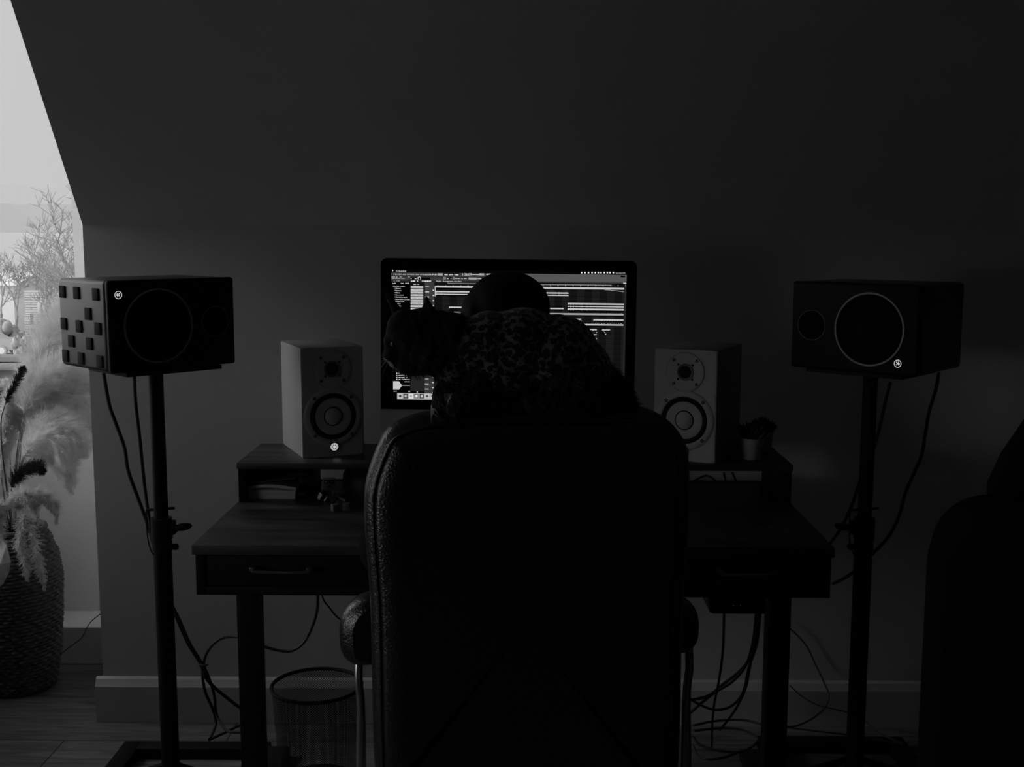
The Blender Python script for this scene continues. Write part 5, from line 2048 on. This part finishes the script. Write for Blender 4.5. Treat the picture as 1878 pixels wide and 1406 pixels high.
cable([(1395, 1120, 2.84), (1388, 1180, 2.9), (1373, 1225, 2.95), (1362, 1270, 3.0), (1340, 1295, 3.0), (1310, 1301, 3.0), (1280, 1290, 3.0), (1262, 1278, 3.0)], 0.0034, 'black cable sagging in a loop under the desk near the floor')
cable([(1390, 1150, 2.9), (1375, 1225, 2.95), (1368, 1260, 3.0), (1352, 1295, 3.0), (1335, 1320, 3.0), (1320, 1338, 2.95)], 0.0034, 'black cable falling from the bundle to the coil on the floor')
cable([(1272, 1330, 2.9), (1310, 1322, 3.0), (1360, 1320, 3.0), (1396, 1328, 2.95), (1440, 1345, 2.9)], 0.0034, 'grey cable lying on the floor in front of the right baseboard', M_cable_grey)
cable([(1272, 1340, 2.85), (1320, 1335, 2.9), (1362, 1338, 2.9), (1388, 1352, 2.85), (1385, 1364, 2.8), (1360, 1378, 2.78), (1320, 1376, 2.78), (1285, 1366, 2.8), (1270, 1350, 2.82)], 0.0034, 'coiled grey cable loop on the floor under the desk', M_cable_grey)
cable([(1272, 1368, 2.8), (1280, 1385, 2.74), (1300, 1392, 2.7), (1330, 1388, 2.72), (1350, 1380, 2.75)], 0.0034, 'short grey cable bend on the floor nearest the chair', M_cable_grey)
cable([(1430, 1140, 3.22), (1455, 1158, 3.22), (1478, 1183, 3.22), (1494, 1215, 3.22), (1510, 1248, 3.2), (1520, 1275, 3.18), (1512, 1298, 3.15), (1488, 1318, 3.1), (1462, 1330, 3.05), (1440, 1333, 3.0)], 0.0026, 'thin grey cable curving down the wall between desk leg and right stand', M_cable_grey)
cable([(1440, 1333, 3.02), (1480, 1338, 3.0), (1545, 1346, 2.98), (1600, 1354, 2.96), (1655, 1364, 2.92)], 0.0024, 'thin grey cable along the floor under the right stand', M_cable_grey)
cable([(1560, 1305, 3.18), (1585, 1322, 3.12), (1610, 1342, 3.05), (1656, 1364, 2.94)], 0.0024, 'thin grey cable slanting down beside the right stand pole', M_cable_grey)
cable([(1448, 1256, 3.22), (1470, 1276, 3.21), (1500, 1292, 3.2), (1556, 1306, 3.2)], 0.0022, 'faint thin cable across the right baseboard', M_cable_grey)
cable([(205, 1118, 3.74), (187, 1124, 3.72), (172, 1135, 3.7), (162, 1146, 3.69), (154, 1162, 3.64), (146, 1173, 3.62), (120, 1192, 3.6), (92, 1217, 3.57), (60, 1235, 3.5)], 0.0018, 'thin dark cable crossing the boxed step behind the knee wall')

# ================================================================== DARK ARMCHAIR (right edge)
AY = 1.6
pA, pT = at(1700, 960, AY), at(1790, 911, AY)
ARZ = R_(-23)
_o = Matrix.Rotation(ARZ, 3, 'Z') @ Vector((0.42, 0.30, 0))
ac = thing('armchair', 'large dark upholstered armchair at the right edge, seen from behind', 'armchair', (pA.x + _o.x, AY + _o.y, 0), ARZ)
zt = pT.z - 0.018
rings = []
for (y, ins) in ((-0.30, 0.03), (-0.285, 0.01), (-0.26, 0.0), (-0.16, 0.0), (-0.135, 0.01), (-0.12, 0.03)):
    ring = []
    for (x, z) in rrect(0.84 - 2 * ins, 0.08 + ins, zt - ins, 0.085, 8):
        ring.append((x, y, z))
    rings.append(ring)
MB().loft(rings).build('backrest', M_arm, ac, smooth=60)
MB().span((-0.28, -0.12, 0.20), (0.28, 0.42, 0.44), 0.04, seg=4).build('seat', M_arm, ac)
for s in (-1, 1):
    MB().span((s * 0.42, -0.13, 0.08), (s * 0.28, 0.42, 0.62), 0.04, seg=4).build('armrest', M_arm, ac)
    for y in (-0.24, 0.36):
        MB().cyl((s * 0.36, y, 0), (s * 0.36, y, 0.09), 0.018, n=12).build('leg', M_steel, ac)
# high dark cushion leaning on it
t = thing('cushion', 'dark cushion standing up on the back of the armchair at the picture edge', 'cushion', (pA.x + 0.50, AY + 0.30, zt - 0.42))
cxx = at(1850, 900, AY + 0.2).x - (pA.x + 0.50)
pr_ = [(cxx, 0.0), (cxx, 0.40), (cxx + 0.02, 0.45), (cxx + 0.10, 0.58), (cxx + 0.14, 0.60), (cxx + 0.40, 0.50), (cxx + 0.40, 0.0)]
rings = []
cz_ = 0.28
ccx = cxx + 0.2
for (y, k_) in ((-0.05, 0.75), (-0.03, 0.95), (0.0, 1.0), (0.03, 0.95), (0.05, 0.75)):
    rings.append([(ccx + (x - ccx) * k_, y - 0.02, cz_ + (z - cz_) * k_) for x, z in pr_])
MB().loft(rings).build('cover', M_arm, t, smooth=50)
